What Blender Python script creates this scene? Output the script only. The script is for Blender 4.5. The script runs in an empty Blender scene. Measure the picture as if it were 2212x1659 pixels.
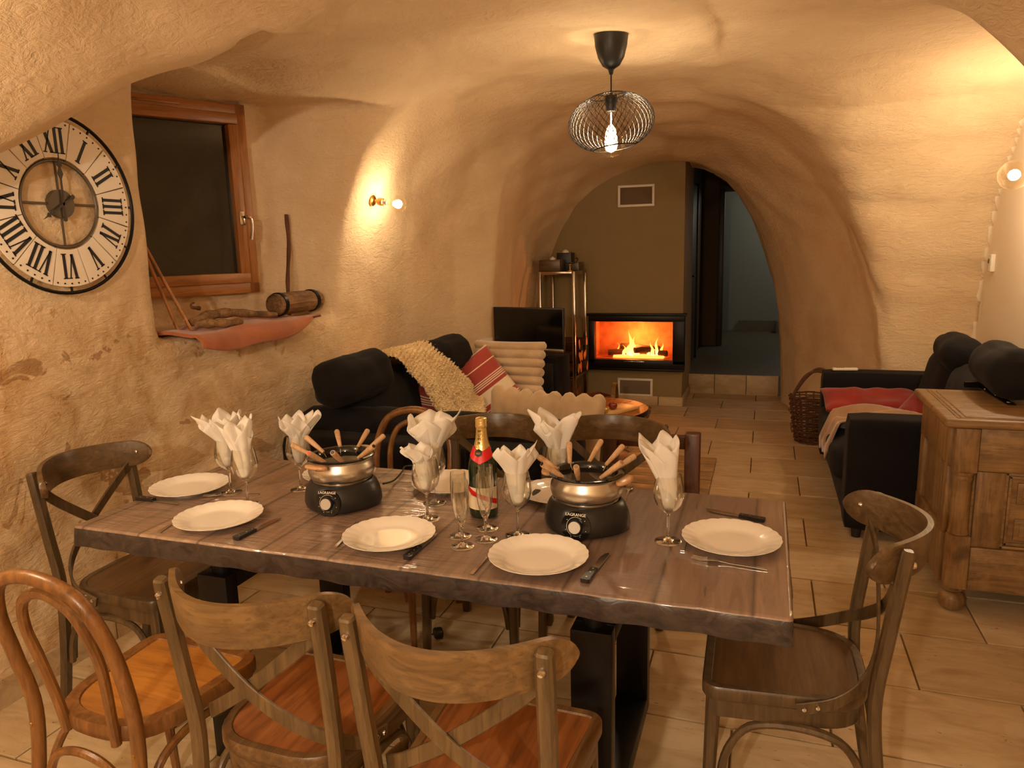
import bpy, bmesh, math, random
import numpy as np
from mathutils import Vector, Matrix, noise as mnoise

PI = math.pi
S = bpy.context.scene
COL = S.collection

# ------------------------------------------------------------------ camera
FW, FH = 2212.0, 1659.0
FPX = 1582.2554
# rows: world axes expressed in camera axes (x right, y down, z forward)
RM = np.array([[0.94590537, 0.03556572, -0.32248738],
               [0.32346413, -0.18051764, 0.92886185],
               [-0.02517902, -0.98292851, -0.18225684]])
CAM = np.array([0.0, 0.0, 1.55])
cd = bpy.data.cameras.new('camera')
cam = bpy.data.objects.new('camera', cd)
COL.objects.link(cam)
cd.sensor_width = 36.0
cd.lens = FPX * 36.0 / FW
cd.clip_start = 0.02
cm = Matrix.Identity(4)
cols = [RM @ np.array([1, 0, 0]), RM @ np.array([0, -1, 0]), RM @ np.array([0, 0, -1])]
for c in range(3):
    for r in range(3):
        cm[r][c] = cols[c][r]
cm.translation = Vector(CAM)
cam.matrix_world = cm
S.camera = cam

# ------------------------------------------------------------------ world, exposure
w = bpy.data.worlds.new('world')
S.world = w
w.use_nodes = True
w.node_tree.nodes['Background'].inputs[0].default_value = (0.004, 0.004, 0.005, 1)
w.node_tree.nodes['Background'].inputs[1].default_value = 1.0
S.view_settings.view_transform = 'Standard'
S.view_settings.look = 'None'
S.view_settings.gamma = 1.0
S.view_settings.use_curve_mapping = False
S.view_settings.exposure = 0.0
WARM = (1.0, 0.77, 0.54)
P_PENDANT, P_REAR_FILL, P_SC_L, P_SC_R, P_SC_N, P_FIRE = 17.0, 230.0, 7.5, 23.0, 25.0, 22.0
NEUTRAL = (1.0, 0.88, 0.74)
S.cycles.diffuse_bounces = 8
S.cycles.transparent_max_bounces = 24

# ------------------------------------------------------------------ pixel helpers (photo frame 2212 x 1659)
def ray(px, py):
    r = RM @ np.array([px - FW / 2, py - FH / 2, FPX])
    return r / np.linalg.norm(r)
def on(px, py, axis, val):
    r = ray(px, py)
    return CAM + r * ((val - CAM[axis]) / r[axis])
def atz(px, py, z): return on(px, py, 2, z)
def aty(px, py, y): return on(px, py, 1, y)
def atx(px, py, x): return on(px, py, 0, x)
def proj(p):
    c = RM.T @ (np.array(p, float) - CAM)
    return np.array([FW / 2 + FPX * c[0] / c[2], FH / 2 + FPX * c[1] / c[2]])
def disc_centre(l, r, b, z, rad):
    """centre on plane z of a circle of radius rad whose picture spans l..r and ends at row b"""
    c = atz((l + r) / 2, b - 20, z)
    a = np.linspace(0, 2 * PI, 90)
    for _ in range(30):
        pts = np.array([proj((c[0] + rad * math.cos(q), c[1] + rad * math.sin(q), z)) for q in a])
        dx = (l + r) / 2 - (pts[:, 0].min() + pts[:, 0].max()) / 2
        dy = b - pts[:, 1].max()
        p = proj(c)
        c = atz(p[0] + dx, p[1] + dy, z)
    return c

# ------------------------------------------------------------------ mesh builder
def rotm(ax, ang): return Matrix.Rotation(ang, 4, ax)
def trs(loc=(0, 0, 0), rz=0, rx=0, ry=0):
    return Matrix.Translation(Vector(loc)) @ rotm('Z', rz) @ rotm('Y', ry) @ rotm('X', rx)

class MB:
    def __init__(self):
        self.v = []; self.f = []
    def add(self, vs, fs, M=None):
        o = len(self.v)
        if M is not None:
            vs = [M @ Vector(p) for p in vs]
        self.v += [tuple(p) for p in vs]
        self.f += [tuple(i + o for i in f) for f in fs]
        return self
    def box(self, c, s, M=None):
        x, y, z = c; a, b, d = s[0] / 2, s[1] / 2, s[2] / 2
        vs = [(x + i * a, y + j * b, z + k * d) for i in (-1, 1) for j in (-1, 1) for k in (-1, 1)]
        return self.add(vs, [(0, 1, 3, 2), (4, 6, 7, 5), (0, 4, 5, 1), (2, 3, 7, 6), (0, 2, 6, 4), (1, 5, 7, 3)], M)
    def rbox(self, c, s, bv=0.004, seg=2, M=None):
        bm = bmesh.new()
        bmesh.ops.create_cube(bm, size=1)
        for v in bm.verts:
            v.co = Vector((v.co.x * s[0], v.co.y * s[1], v.co.z * s[2]))
        bmesh.ops.bevel(bm, geom=list(bm.edges), offset=min(bv, min(s) * 0.45), segments=seg, profile=0.5, affect='EDGES')
        T = Matrix.Translation(Vector(c))
        if M is not None: T = M @ T
        bm.verts.index_update()
        self.add([v.co for v in bm.verts], [[v.index for v in f.verts] for f in bm.faces], T)
        bm.free()
        return self
    def soft(self, c, s, r, n=8, puff=0.0, wr=0.0, seed=0.0, M=None, fn=None):
        """rounded, padded block: half sizes s, corner radius r"""
        bm = bmesh.new()
        bmesh.ops.create_cube(bm, size=2)
        bmesh.ops.subdivide_edges(bm, edges=list(bm.edges), cuts=n, use_grid_fill=True)
        sx, sy, sz = s
        out = []
        for v in bm.verts:
            u = v.co.copy()
            p = Vector((u.x * sx, u.y * sy, u.z * sz))
            q = Vector((max(-sx + r, min(sx - r, p.x)), max(-sy + r, min(sy - r, p.y)), max(-sz + r, min(sz - r, p.z))))
            d = p - q
            if d.length > 1e-6:
                p = q + d.normalized() * r
            if puff:
                cx, cy, cz = math.cos(u.x * PI / 2) ** .6 if abs(u.x) < 1 else 0, math.cos(u.y * PI / 2) ** .6 if abs(u.y) < 1 else 0, math.cos(u.z * PI / 2) ** .6 if abs(u.z) < 1 else 0
                p.x += math.copysign(puff * cy * cz, u.x) * (abs(u.x) > .98)
                p.y += math.copysign(puff * cx * cz, u.y) * (abs(u.y) > .98)
                p.z += math.copysign(puff * cx * cy, u.z) * (abs(u.z) > .98)
            if wr:
                nz = mnoise.noise(Vector((p.x * 7 + seed, p.y * 7, p.z * 7 - seed))) + .5 * mnoise.noise(Vector((p.x * 16 - seed, p.y * 16, p.z * 16)))
                p += p.normalized() * (nz * wr)
            if fn: p = fn(p, u)
            out.append(p)
        T = Matrix.Translation(Vector(c))
        if M is not None: T = T @ M
        bm.verts.index_update()
        self.add(out, [[v.index for v in f.verts] for f in bm.faces], T)
        bm.free()
        return self
    def tube(self, path, r, seg=10, closed=False, M=None, cap=True):
        P = [Vector(p) for p in path]; n = len(P)
        rr = r if isinstance(r, (list, tuple)) else [r] * n
        vs = []; fs = []
        up = None
        for i in range(n):
            if closed: t = P[(i + 1) % n] - P[i - 1]
            else: t = P[min(i + 1, n - 1)] - P[max(i - 1, 0)]
            if t.length < 1e-9: t = Vector((0, 0, 1))
            t.normalize()
            if up is None:
                up = Vector((0, 0, 1)) if abs(t.z) < .9 else Vector((1, 0, 0))
            a = up - t * up.dot(t)
            if a.length < 1e-6: a = t.orthogonal()
            a.normalize(); b = t.cross(a); up = a
            for k in range(seg):
                q = 2 * PI * k / seg
                vs.append(P[i] + a * (math.cos(q) * rr[i]) + b * (math.sin(q) * rr[i]))
        m = n if closed else n - 1
        for i in range(m):
            j = (i + 1) % n
            for k in range(seg):
                l = (k + 1) % seg
                fs.append((i * seg + k, i * seg + l, j * seg + l, j * seg + k))
        if cap and not closed:
            fs.append(tuple(range(seg))[::-1]); fs.append(tuple((n - 1) * seg + k for k in range(seg)))
        return self.add(vs, fs, M)
    def strap(self, path, width, thick, side, M=None, taper=None):
        """flat bar swept along path; side[i] = width direction"""
        P = [Vector(p) for p in path]; n = len(P); vs = []; fs = []
        for i in range(n):
            t = (P[min(i + 1, n - 1)] - P[max(i - 1, 0)]).normalized()
            s = Vector(side[i] if isinstance(side, list) else side)
            s = (s - t * s.dot(t)).normalized(); u = t.cross(s)
            w_ = (width[i] if isinstance(width, (list, tuple)) else width) / 2
            h_ = (thick[i] if isinstance(thick, (list, tuple)) else thick) / 2
            e = min(w_, h_) * .45
            for a, b in ((-w_ + e, -h_), (w_ - e, -h_), (w_, -h_ + e), (w_, h_ - e), (w_ - e, h_), (-w_ + e, h_), (-w_, h_ - e), (-w_, -h_ + e)):
                vs.append(P[i] + s * a + u * b)
        for i in range(n - 1):
            for k in range(8):
                l = (k + 1) % 8
                fs.append((i * 8 + k, i * 8 + l, (i + 1) * 8 + l, (i + 1) * 8 + k))
        fs.append(tuple(range(8))[::-1]); fs.append(tuple((n - 1) * 8 + k for k in range(8)))
        return self.add(vs, fs, M)
    def lathe(self, prof, seg=32, M=None, fn=None):
        vs = []; fs = []; n = len(prof)
        for i, (r, z) in enumerate(prof):
            for k in range(seg):
                q = 2 * PI * k / seg
                p = (r * math.cos(q), r * math.sin(q), z)
                if fn: p = fn(p, q, i)
                vs.append(p)
        for i in range(n - 1):
            for k in range(seg):
                l = (k + 1) % seg
                fs.append((i * seg + k, i * seg + l, (i + 1) * seg + l, (i + 1) * seg + k))
        if prof[0][0] > 1e-5: fs.append(tuple(range(seg))[::-1])
        if prof[-1][0] > 1e-5: fs.append(tuple((n - 1) * seg + k for k in range(seg)))
        return self.add(vs, fs, M)
    def prism(self, poly, z0, z1, M=None):
        n = len(poly)
        vs = [(x, y, z0) for x, y in poly] + [(x, y, z1) for x, y in poly]
        fs = [tuple(range(n))[::-1], tuple(range(n, 2 * n))] + [(i, (i + 1) % n, n + (i + 1) % n, n + i) for i in range(n)]
        return self.add(vs, fs, M)
    def loft(self, rings, M=None, cap=True):
        n = len(rings[0]); vs = [p for r in rings for p in r]; fs = []
        for i in range(len(rings) - 1):
            for k in range(n):
                l = (k + 1) % n
                fs.append((i * n + k, i * n + l, (i + 1) * n + l, (i + 1) * n + k))
        if cap:
            fs.append(tuple(range(n))[::-1]); fs.append(tuple((len(rings) - 1) * n + k for k in range(n)))
        return self.add(vs, fs, M)
    def grid(self, fn, nu, nv, cu=False, cv=False, M=None):
        vs = [fn(i / (nu if cu else nu - 1), j / (nv if cv else nv - 1)) for i in range(nu) for j in range(nv)]
        fs = []
        for i in range(nu if cu else nu - 1):
            for j in range(nv if cv else nv - 1):
                a, b = (i + 1) % nu, (j + 1) % nv
                fs.append((i * nv + j, a * nv + j, a * nv + b, i * nv + b))
        return self.add(vs, fs, M)
    def mesh(self, name, mat, smooth=35):
        me = bpy.data.meshes.new(name)
        me.from_pydata(self.v, [], self.f)
        me.update()
        bm = bmesh.new(); bm.from_mesh(me)
        bmesh.ops.recalc_face_normals(bm, faces=bm.faces)
        bm.to_mesh(me); bm.free()
        if smooth:
            me.shade_smooth()
            me.set_sharp_from_angle(angle=math.radians(smooth))
        if mat is not None: me.materials.append(mat)
        return me
    def build(self, name, mat, parent=None, smooth=35):
        o = bpy.data.objects.new(name, self.mesh(name, mat, smooth))
        COL.objects.link(o)
        if parent is not None: o.parent = parent
        return o

def tag(o, label=None, cat=None, group=None, kind=None):
    if label: o['label'] = label
    if cat: o['category'] = cat
    if group: o['group'] = group
    if kind: o['kind'] = kind
    return o
def thing(name, label, cat, loc=(0, 0, 0), rz=0, group=None):
    o = bpy.data.objects.new(name, None); COL.objects.link(o)
    o.location = Vector([float(a) for a in loc]); o.rotation_euler = (0, 0, rz)
    o.empty_display_size = .05
    return tag(o, label, cat, group)
def copy_tree(o, parent=None):
    c = o.copy(); COL.objects.link(c)
    if parent is not None: c.parent = parent
    for ch in list(o.children): copy_tree(ch, c)
    return c
def dup(o, label, loc, rz=None, group=None):
    c = copy_tree(o); c.location = Vector([float(a) for a in loc])
    if rz is not None: c.rotation_euler = (0, 0, rz)
    c['label'] = label
    if group: c['group'] = group
    return c
def text_mb(txt, size, depth=0.0004, align='CENTER'):
    cu = bpy.data.curves.new('lettering', 'FONT'); cu.body = txt; cu.size = size
    cu.align_x = align; cu.align_y = 'CENTER'; cu.extrude = depth
    cu.resolution_u = 3
    ob = bpy.data.objects.new('lettering', cu); COL.objects.link(ob)
    dg = bpy.context.evaluated_depsgraph_get()
    me = ob.evaluated_get(dg).to_mesh()
    mb = MB(); mb.v = [tuple(v.co) for v in me.vertices]; mb.f = [tuple(p.vertices) for p in me.polygons]
    ob.evaluated_get(dg).to_mesh_clear()
    bpy.data.objects.remove(ob); bpy.data.curves.remove(cu)
    return mb
def smooth_path(pts, n=8, closed=False):
    """Catmull-Rom"""
    P = [Vector(p) for p in pts]; out = []
    m = len(P) if closed else len(P) - 1
    for i in range(m):
        if closed: a, b, c, d = P[i - 1], P[i], P[(i + 1) % len(P)], P[(i + 2) % len(P)]
        else: a, b, c, d = P[max(i - 1, 0)], P[i], P[i + 1], P[min(i + 2, len(P) - 1)]
        for k in range(n):
            t = k / n
            out.append(.5 * ((2 * b) + (c - a) * t + (2 * a - 5 * b + 4 * c - d) * t * t + (3 * b - a - 3 * c + d) * t ** 3))
    if not closed: out.append(P[-1])
    return out
def round_poly(pts, rad, n=6):
    """2D polygon with rounded corners; rad scalar or list"""
    out = []; N = len(pts)
    for i in range(N):
        p = Vector(pts[i]); a = Vector(pts[i - 1]); b = Vector(pts[(i + 1) % N])
        r = rad[i] if isinstance(rad, (list, tuple)) else rad
        u = (a - p).normalized(); v_ = (b - p).normalized()
        r = min(r, (a - p).length * .48, (b - p).length * .48)
        s, e = p + u * r, p + v_ * r
        for k in range(n + 1):
            t = k / n
            q = s * (1 - t) ** 2 + p * 2 * t * (1 - t) + e * t * t
            out.append((q.x, q.y))
    return out
# ------------------------------------------------------------------ materials
MATS = {}
def nt(name):
    m = bpy.data.materials.new(name); m.use_nodes = True
    n = m.node_tree.nodes; l = m.node_tree.links
    return m, n, l, n['Principled BSDF']
def lin(c):
    return tuple(((x / 255) / 12.92 if x / 255 <= .04045 else ((x / 255 + .055) / 1.055) ** 2.4) for x in c) + (1,)
def coords(n, l, scale=(1, 1, 1), space='Object', jitter=True):
    tc = n.new('ShaderNodeTexCoord'); mp = n.new('ShaderNodeMapping')
    mp.inputs['Scale'].default_value = scale
    l.new(tc.outputs[space], mp.inputs['Vector'])
    if jitter:
        oi = n.new('ShaderNodeObjectInfo'); ml = n.new('ShaderNodeMath'); ml.operation = 'MULTIPLY'; ml.inputs[1].default_value = 37.0
        l.new(oi.outputs['Random'], ml.inputs[0]); l.new(ml.outputs[0], mp.inputs['Location'])
    return mp.outputs['Vector']
def noise_tex(n, l, vec, scale, detail=4, rough=.55, dist=0.0):
    t = n.new('ShaderNodeTexNoise'); t.inputs['Scale'].default_value = scale; t.inputs['Detail'].default_value = detail
    t.inputs['Roughness'].default_value = rough; t.inputs['Distortion'].default_value = dist
    l.new(vec, t.inputs['Vector']); return t
def ramp(n, l, fac, stops):
    r = n.new('ShaderNodeValToRGB'); e = r.color_ramp.elements
    while len(e) < len(stops): e.new(.5)
    for i, (p, c) in enumerate(stops): e[i].position = p; e[i].color = c
    l.new(fac, r.inputs['Fac']); return r
def bump(n, l, fac, bsdf, strength, dist=.01, prev=None):
    b = n.new('ShaderNodeBump'); b.inputs['Strength'].default_value = strength; b.inputs['Distance'].default_value = dist
    l.new(fac, b.inputs['Height'])
    if prev: l.new(prev.outputs[0], b.inputs['Normal'])
    l.new(b.outputs['Normal'], bsdf.inputs['Normal']); return b
def mixc(n, l, fac, a, b, mode='MIX'):
    m = n.new('ShaderNodeMix'); m.data_type = 'RGBA'; m.blend_type = mode
    for sock, v in ((m.inputs[0], fac), (m.inputs[6], a), (m.inputs[7], b)):
        if hasattr(v, 'is_linked'): l.new(v, sock)
        else: sock.default_value = v
    return m.outputs[2]
def plain(name, col, rough=.5, metal=0.0, spec=.5, emit=None, es=0, coat=0, sheen=0, bumps=None, var=0.0):
    m, n, l, b = nt(name)
    b.inputs['Base Color'].default_value = col if len(col) == 4 else tuple(col) + (1,)
    b.inputs['Roughness'].default_value = rough; b.inputs['Metallic'].default_value = metal
    b.inputs['Specular IOR Level'].default_value = spec; b.inputs['Coat Weight'].default_value = coat
    b.inputs['Sheen Weight'].default_value = sheen
    if emit: b.inputs['Emission Color'].default_value = tuple(emit) + (1,); b.inputs['Emission Strength'].default_value = es
    if var:
        vec = coords(n, l); t = noise_tex(n, l, vec, 9, 4)
        c = b.inputs['Base Color'].default_value[:]
        r = ramp(n, l, t.outputs['Fac'], [(.3, tuple(x * (1 - var) for x in c[:3]) + (1,)), (.7, tuple(min(1, x * (1 + var)) for x in c[:3]) + (1,))])
        l.new(r.outputs[0], b.inputs['Base Color'])
    if bumps:
        vec = coords(n, l); t = noise_tex(n, l, vec, bumps[0], 3); bump(n, l, t.outputs['Fac'], b, bumps[1], bumps[2])
    return m
def wood(name, c1, c2, axis='z', rough=.38, scale=1.0, coat=.15, knots=0.0, wear=0.0, bumpk=.12):
    m, n, l, b = nt(name)
    sc = {'x': (1.3, 14, 14), 'y': (14, 1.3, 14), 'z': (14, 14, 1.3)}[axis]
    vec = coords(n, l, tuple(s * scale for s in sc))
    t = noise_tex(n, l, vec, 2.2, 6, .6, 1.2)
    t2 = noise_tex(n, l, vec, 9, 3, .6, .2)
    r = ramp(n, l, t.outputs['Fac'], [(.28, c2), (.5, tuple((a + b_) / 2 for a, b_ in zip(c1, c2))), (.68, c1)])
    dk = tuple(x * .55 for x in c2[:3]) + (1,)
    r2 = ramp(n, l, t2.outputs['Fac'], [(.36, (1, 1, 1, 1)), (.46, (0, 0, 0, 1))])
    f = n.new('ShaderNodeMath'); f.operation = 'MULTIPLY'; f.inputs[1].default_value = .35
    l.new(r2.outputs[0], f.inputs[0])
    col = mixc(n, l, f.outputs[0], r.outputs[0], dk)
    if knots:
        v2 = coords(n, l, (3, 3, 3)); t3 = noise_tex(n, l, v2, 2.0, 2, .5, .8)
        r3 = ramp(n, l, t3.outputs['Fac'], [(.62, (0, 0, 0, 1)), (.74, (knots, knots, knots, 1))])
        col = mixc(n, l, r3.outputs[0], col, dk)
    if wear:
        v3 = coords(n, l, (5, 5, 5)); t4 = noise_tex(n, l, v3, 2.4, 5, .65)
        r4 = ramp(n, l, t4.outputs['Fac'], [(.5, (0, 0, 0, 1)), (.72, (wear, wear, wear, 1))])
        col = mixc(n, l, r4.outputs[0], col, tuple(min(1, x * 1.7) for x in c1[:3]) + (1,))
    l.new(col, b.inputs['Base Color'])
    b.inputs['Roughness'].default_value = rough; b.inputs['Coat Weight'].default_value = coat; b.inputs['Coat Roughness'].default_value = .3
    bump(n, l, t2.outputs['Fac'], b, bumpk, .004)
    return m
def fabric(name, col, col2=None, rough=.9, sheen=.3, scale=260, bk=.25):
    m, n, l, b = nt(name)
    vec = coords(n, l); t = noise_tex(n, l, vec, 5, 4); t2 = noise_tex(n, l, vec, scale, 2)
    c2 = col2 or tuple(x * .75 for x in col[:3]) + (1,)
    r = ramp(n, l, t.outputs['Fac'], [(.3, c2), (.7, col)])
    l.new(r.outputs[0], b.inputs['Base Color']); b.inputs['Roughness'].default_value = rough
    b.inputs['Sheen Weight'].default_value = sheen; b.inputs['Specular IOR Level'].default_value = .2
    bump(n, l, t2.outputs['Fac'], b, bk, .002)
    return m
def glass(name, tint=(1, 1, 1), base=.04, gl=.02, power=1.0, tintglass=None):
    """thin clear glass: mostly straight-through, mirror-like towards the rim"""
    m, n, l, b = nt(name); n.remove(b)
    out = n['Material Output']
    tr = n.new('ShaderNodeBsdfTransparent'); tr.inputs[0].default_value = tuple(tint) + (1,)
    g = n.new('ShaderNodeBsdfGlossy'); g.inputs['Roughness'].default_value = gl; g.inputs[0].default_value = (1, 1, 1, 1)
    lw = n.new('ShaderNodeLayerWeight'); lw.inputs['Blend'].default_value = .5
    pw = n.new('ShaderNodeMath'); pw.operation = 'POWER'; pw.inputs[1].default_value = 3.2 * power
    ml = n.new('ShaderNodeMath'); ml.operation = 'MULTIPLY_ADD'; ml.inputs[1].default_value = .85; ml.inputs[2].default_value = base
    ml.use_clamp = True
    l.new(lw.outputs['Facing'], pw.inputs[0]); l.new(pw.outputs[0], ml.inputs[0])
    mx = n.new('ShaderNodeMixShader'); l.new(ml.outputs[0], mx.inputs[0]); l.new(tr.outputs[0], mx.inputs[1]); l.new(g.outputs[0], mx.inputs[2])
    l.new(mx.outputs[0], out.inputs['Surface'])
    return m

def plaster(name, base, shade, stains=0.0, rough_k=1.0):
    m, n, l, b = nt(name)
    tc = n.new('ShaderNodeTexCoord')
    vec = tc.outputs['Object']
    big = noise_tex(n, l, vec, 1.6, 5, .6, .6)
    r = ramp(n, l, big.outputs['Fac'], [(.3, shade), (.65, base)])
    col = r.outputs[0]
    mid = noise_tex(n, l, vec, 9, 5, .65, .4)
    if stains:
        # damp, flaking patches of the left wall: strong below clock height, with a shape of their own
        sep = n.new('ShaderNodeSeparateXYZ'); l.new(vec, sep.inputs[0])
        hz = n.new('ShaderNodeMapRange'); hz.inputs[1].default_value = 1.62; hz.inputs[2].default_value = 1.2; l.new(sep.outputs[2], hz.inputs[0])
        hx = n.new('ShaderNodeMapRange'); hx.inputs[1].default_value = -1.9; hx.inputs[2].default_value = -2.2; l.new(sep.outputs[0], hx.inputs[0])
        hy = n.new('ShaderNodeMapRange'); hy.inputs[1].default_value = 4.2; hy.inputs[2].default_value = 2.6; l.new(sep.outputs[1], hy.inputs[0])
        k = n.new('ShaderNodeMath'); k.operation = 'MULTIPLY'; l.new(hz.outputs[0], k.inputs[0]); l.new(hx.outputs[0], k.inputs[1])
        k2 = n.new('ShaderNodeMath'); k2.operation = 'MULTIPLY'; l.new(k.outputs[0], k2.inputs[0]); l.new(hy.outputs[0], k2.inputs[1])
        s1 = noise_tex(n, l, vec, 3.3, 7, .68, 1.4)
        rs = ramp(n, l, s1.outputs['Fac'], [(.40, (0, 0, 0, 1)), (.64, (1, 1, 1, 1))])
        f1 = n.new('ShaderNodeMath'); f1.operation = 'MULTIPLY'; l.new(rs.outputs[0], f1.inputs[0]); l.new(k2.outputs[0], f1.inputs[1])
        f1b = n.new('ShaderNodeMath'); f1b.operation = 'MULTIPLY'; f1b.inputs[1].default_value = .75; l.new(f1.outputs[0], f1b.inputs[0])
        col = mixc(n, l, f1b.outputs[0], col, lin((182, 142, 90)))
        s2 = noise_tex(n, l, vec, 4.6, 4, .6, .7)
        rs2 = ramp(n, l, s2.outputs['Fac'], [(.615, (0, 0, 0, 1)), (.635, (1, 1, 1, 1))])
        f2 = n.new('ShaderNodeMath'); f2.operation = 'MULTIPLY'; l.new(rs2.outputs[0], f2.inputs[0]); l.new(k2.outputs[0], f2.inputs[1])
        f2b = n.new('ShaderNodeMath'); f2b.operation = 'MULTIPLY'; f2b.inputs[1].default_value = .6; l.new(f2.outputs[0], f2b.inputs[0])
        col = mixc(n, l, f2b.outputs[0], col, lin((142, 98, 52)))
    l.new(col, b.inputs['Base Color'])
    b.inputs['Roughness'].default_value = .92; b.inputs['Specular IOR Level'].default_value = .15
    # trowel strokes + sand grain
    mp = n.new('ShaderNodeMapping'); mp.inputs['Scale'].default_value = (5, 5, 14); mp.inputs['Rotation'].default_value = (.5, .4, .3)
    l.new(vec, mp.inputs['Vector'])
    st = noise_tex(n, l, mp.outputs[0], 2.6, 5, .65, 1.5)
    fine = noise_tex(n, l, vec, 120, 3, .6)
    b1 = bump(n, l, st.outputs['Fac'], b, .5 * rough_k, .02)
    b2 = bump(n, l, mid.outputs['Fac'], b, .5 * rough_k, .018, b1)
    bump(n, l, fine.outputs['Fac'], b, .35 * rough_k, .003, b2)
    return m

M_PLASTER = plaster('lime_plaster', lin((232, 210, 174)), lin((216, 190, 152)))
M_PLASTER_L = plaster('stained_plaster', lin((232, 210, 174)), lin((216, 190, 152)), stains=1.0)
M_PAINT = plaster('smooth_white_paint', lin((240, 228, 206)), lin((238, 224, 200)), rough_k=.12)
M_OLIVE = plain('olive_paint', lin((142, 124, 84)), .75, bumps=(40, .08, .004), var=.04)
M_BLACK = plain('black_metal', (.012, .011, .011, 1), .38, .6)
M_BLACKP = plain('black_plastic', (.012, .012, .012, 1), .42)
M_GLOSSBLACK = plain('gloss_black', (.008, .008, .008, 1), .08, 0, .5)
M_STEEL = plain('brushed_steel', (.62, .58, .52, 1), .30, 1.0)
M_CHROME = plain('polished_steel', (.75, .72, .68, 1), .10, 1.0)
M_BRASS = plain('worn_brass', lin((190, 150, 84)), .35, .9)
M_WHITE = plain('white_plastic', lin((232, 226, 214)), .4)
M_PORC = plain('white_porcelain', lin((240, 236, 228)), .12, 0, .55, coat=.4)
def mk_paper():
    m, n, l, b = nt('white_paper')
    b.inputs['Base Color'].default_value = lin((247, 246, 243)); b.inputs['Roughness'].default_value = .85; b.inputs['Specular IOR Level'].default_value = .15
    vec = coords(n, l); t = noise_tex(n, l, vec, 60, 3); bump(n, l, t.outputs['Fac'], b, .15, .003)
    tr = n.new('ShaderNodeBsdfTranslucent'); tr.inputs[0].default_value = lin((247, 244, 238))
    mx = n.new('ShaderNodeMixShader'); mx.inputs[0].default_value = .38
    l.new(b.outputs[0], mx.inputs[1]); l.new(tr.outputs[0], mx.inputs[2]); l.new(mx.outputs[0], n['Material Output'].inputs[0])
    return m
M_PAPER = mk_paper()
M_GLASS = glass('clear_glass', (.97, .97, .95), .07, .02, .62)
def mk_solid_glass():
    m, n, l, b = nt('solid_glass')
    b.inputs['Base Color'].default_value = (1, 1, 1, 1); b.inputs['Roughness'].default_value = .01
    b.inputs['Transmission Weight'].default_value = 1.0; b.inputs['IOR'].default_value = 1.48
    return m
M_GLASS_S = mk_solid_glass()
M_BULB = glass('bulb_glass', (1, .96, .88), .03)
M_TRAV = None
def mk_tile():
    m, n, l, b = nt('travertine')
    vec = coords(n, l, (1, 1, 1))
    oi = n.new('ShaderNodeObjectInfo')
    rt = ramp(n, l, oi.outputs['Random'], [(0, lin((194, 172, 138))), (.5, lin((206, 186, 152))), (1, lin((186, 164, 128)))])
    mp = n.new('ShaderNodeMapping'); mp.inputs['Scale'].default_value = (2.2, 7, 7); l.new(vec, mp.inputs['Vector'])
    t = noise_tex(n, l, mp.outputs[0], 1.8, 6, .62, 1.0)
    r = ramp(n, l, t.outputs['Fac'], [(.3, (.72, .66, .56, 1)), (.62, (1, 1, 1, 1))])
    col = mixc(n, l, 1.0, rt.outputs[0], r.outputs[0], 'MULTIPLY')
    pit = noise_tex(n, l, mp.outputs[0], 14, 3, .6, .3)
    gate = noise_tex(n, l, vec, 5, 3, .5)
    pr = ramp(n, l, pit.outputs['Fac'], [(.66, (0, 0, 0, 1)), (.70, (1, 1, 1, 1))])
    gr = ramp(n, l, gate.outputs['Fac'], [(.46, (0, 0, 0, 1)), (.6, (1, 1, 1, 1))])
    pg = n.new('ShaderNodeMath'); pg.operation = 'MULTIPLY'; l.new(pr.outputs[0], pg.inputs[0]); l.new(gr.outputs[0], pg.inputs[1])
    col = mixc(n, l, pg.outputs[0], col, lin((112, 80, 44)))
    l.new(col, b.inputs['Base Color']); b.inputs['Roughness'].default_value = .48; b.inputs['Specular IOR Level'].default_value = .4
    inv = n.new('ShaderNodeMath'); inv.operation = 'SUBTRACT'; inv.inputs[0].default_value = 1; l.new(pg.outputs[0], inv.inputs[1])
    b1 = bump(n, l, t.outputs['Fac'], b, .12, .006); bump(n, l, inv.outputs[0], b, .5, .003, b1)
    return m
M_TRAV = mk_tile()
M_GROUT = plain('grout', lin((120, 92, 56)), .95, bumps=(90, .3, .004))
M_W_RAIL = wood('walnut_stained_x', lin((132, 104, 66)), lin((86, 64, 38)), 'x', .36)
M_W_POST = wood('walnut_stained_z', lin((114, 92, 60)), lin((70, 54, 34)), 'z', .36)
M_W_SEAT = wood('walnut_seat', lin((154, 98, 52)), lin((98, 56, 28)), 'y', .34, .7)
M_W_RIM = wood('walnut_rim', lin((122, 92, 56)), lin((76, 54, 32)), 'y', .36)
M_W_DRAIL = wood('dark_walnut_x', lin((108, 84, 54)), lin((64, 48, 29)), 'x', .34)
M_W_DPOST = wood('dark_walnut_z', lin((98, 78, 52)), lin((58, 45, 28)), 'z', .34)
M_W_DSEAT = wood('dark_walnut_seat', lin((110, 80, 48)), lin((70, 48, 27)), 'x', .3, .7)
M_W_BENT = wood('golden_bentwood', lin((146, 100, 52)), lin((96, 62, 30)), 'z', .33)
M_W_BENTS = wood('golden_seat', lin((186, 128, 56)), lin((144, 92, 38)), 'x', .32, .6)
M_W_PINE = wood('old_pine', lin((156, 124, 80)), lin((104, 78, 46)), 'x', .5, .8, .05, .8, .35, .3)
M_W_PINEZ = wood('old_pine_z', lin((152, 120, 78)), lin((102, 76, 45)), 'z', .5, .8, .05, .8, .3, .3)
M_W_LARCH = wood('larch_window_x', lin((180, 122, 62)), lin((138, 86, 38)), 'x', .42, .8, .2, .5)
M_W_LARCHZ = wood('larch_window_z', lin((180, 122, 62)), lin((138, 86, 38)), 'z', .42, .8, .2, .5)
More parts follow.
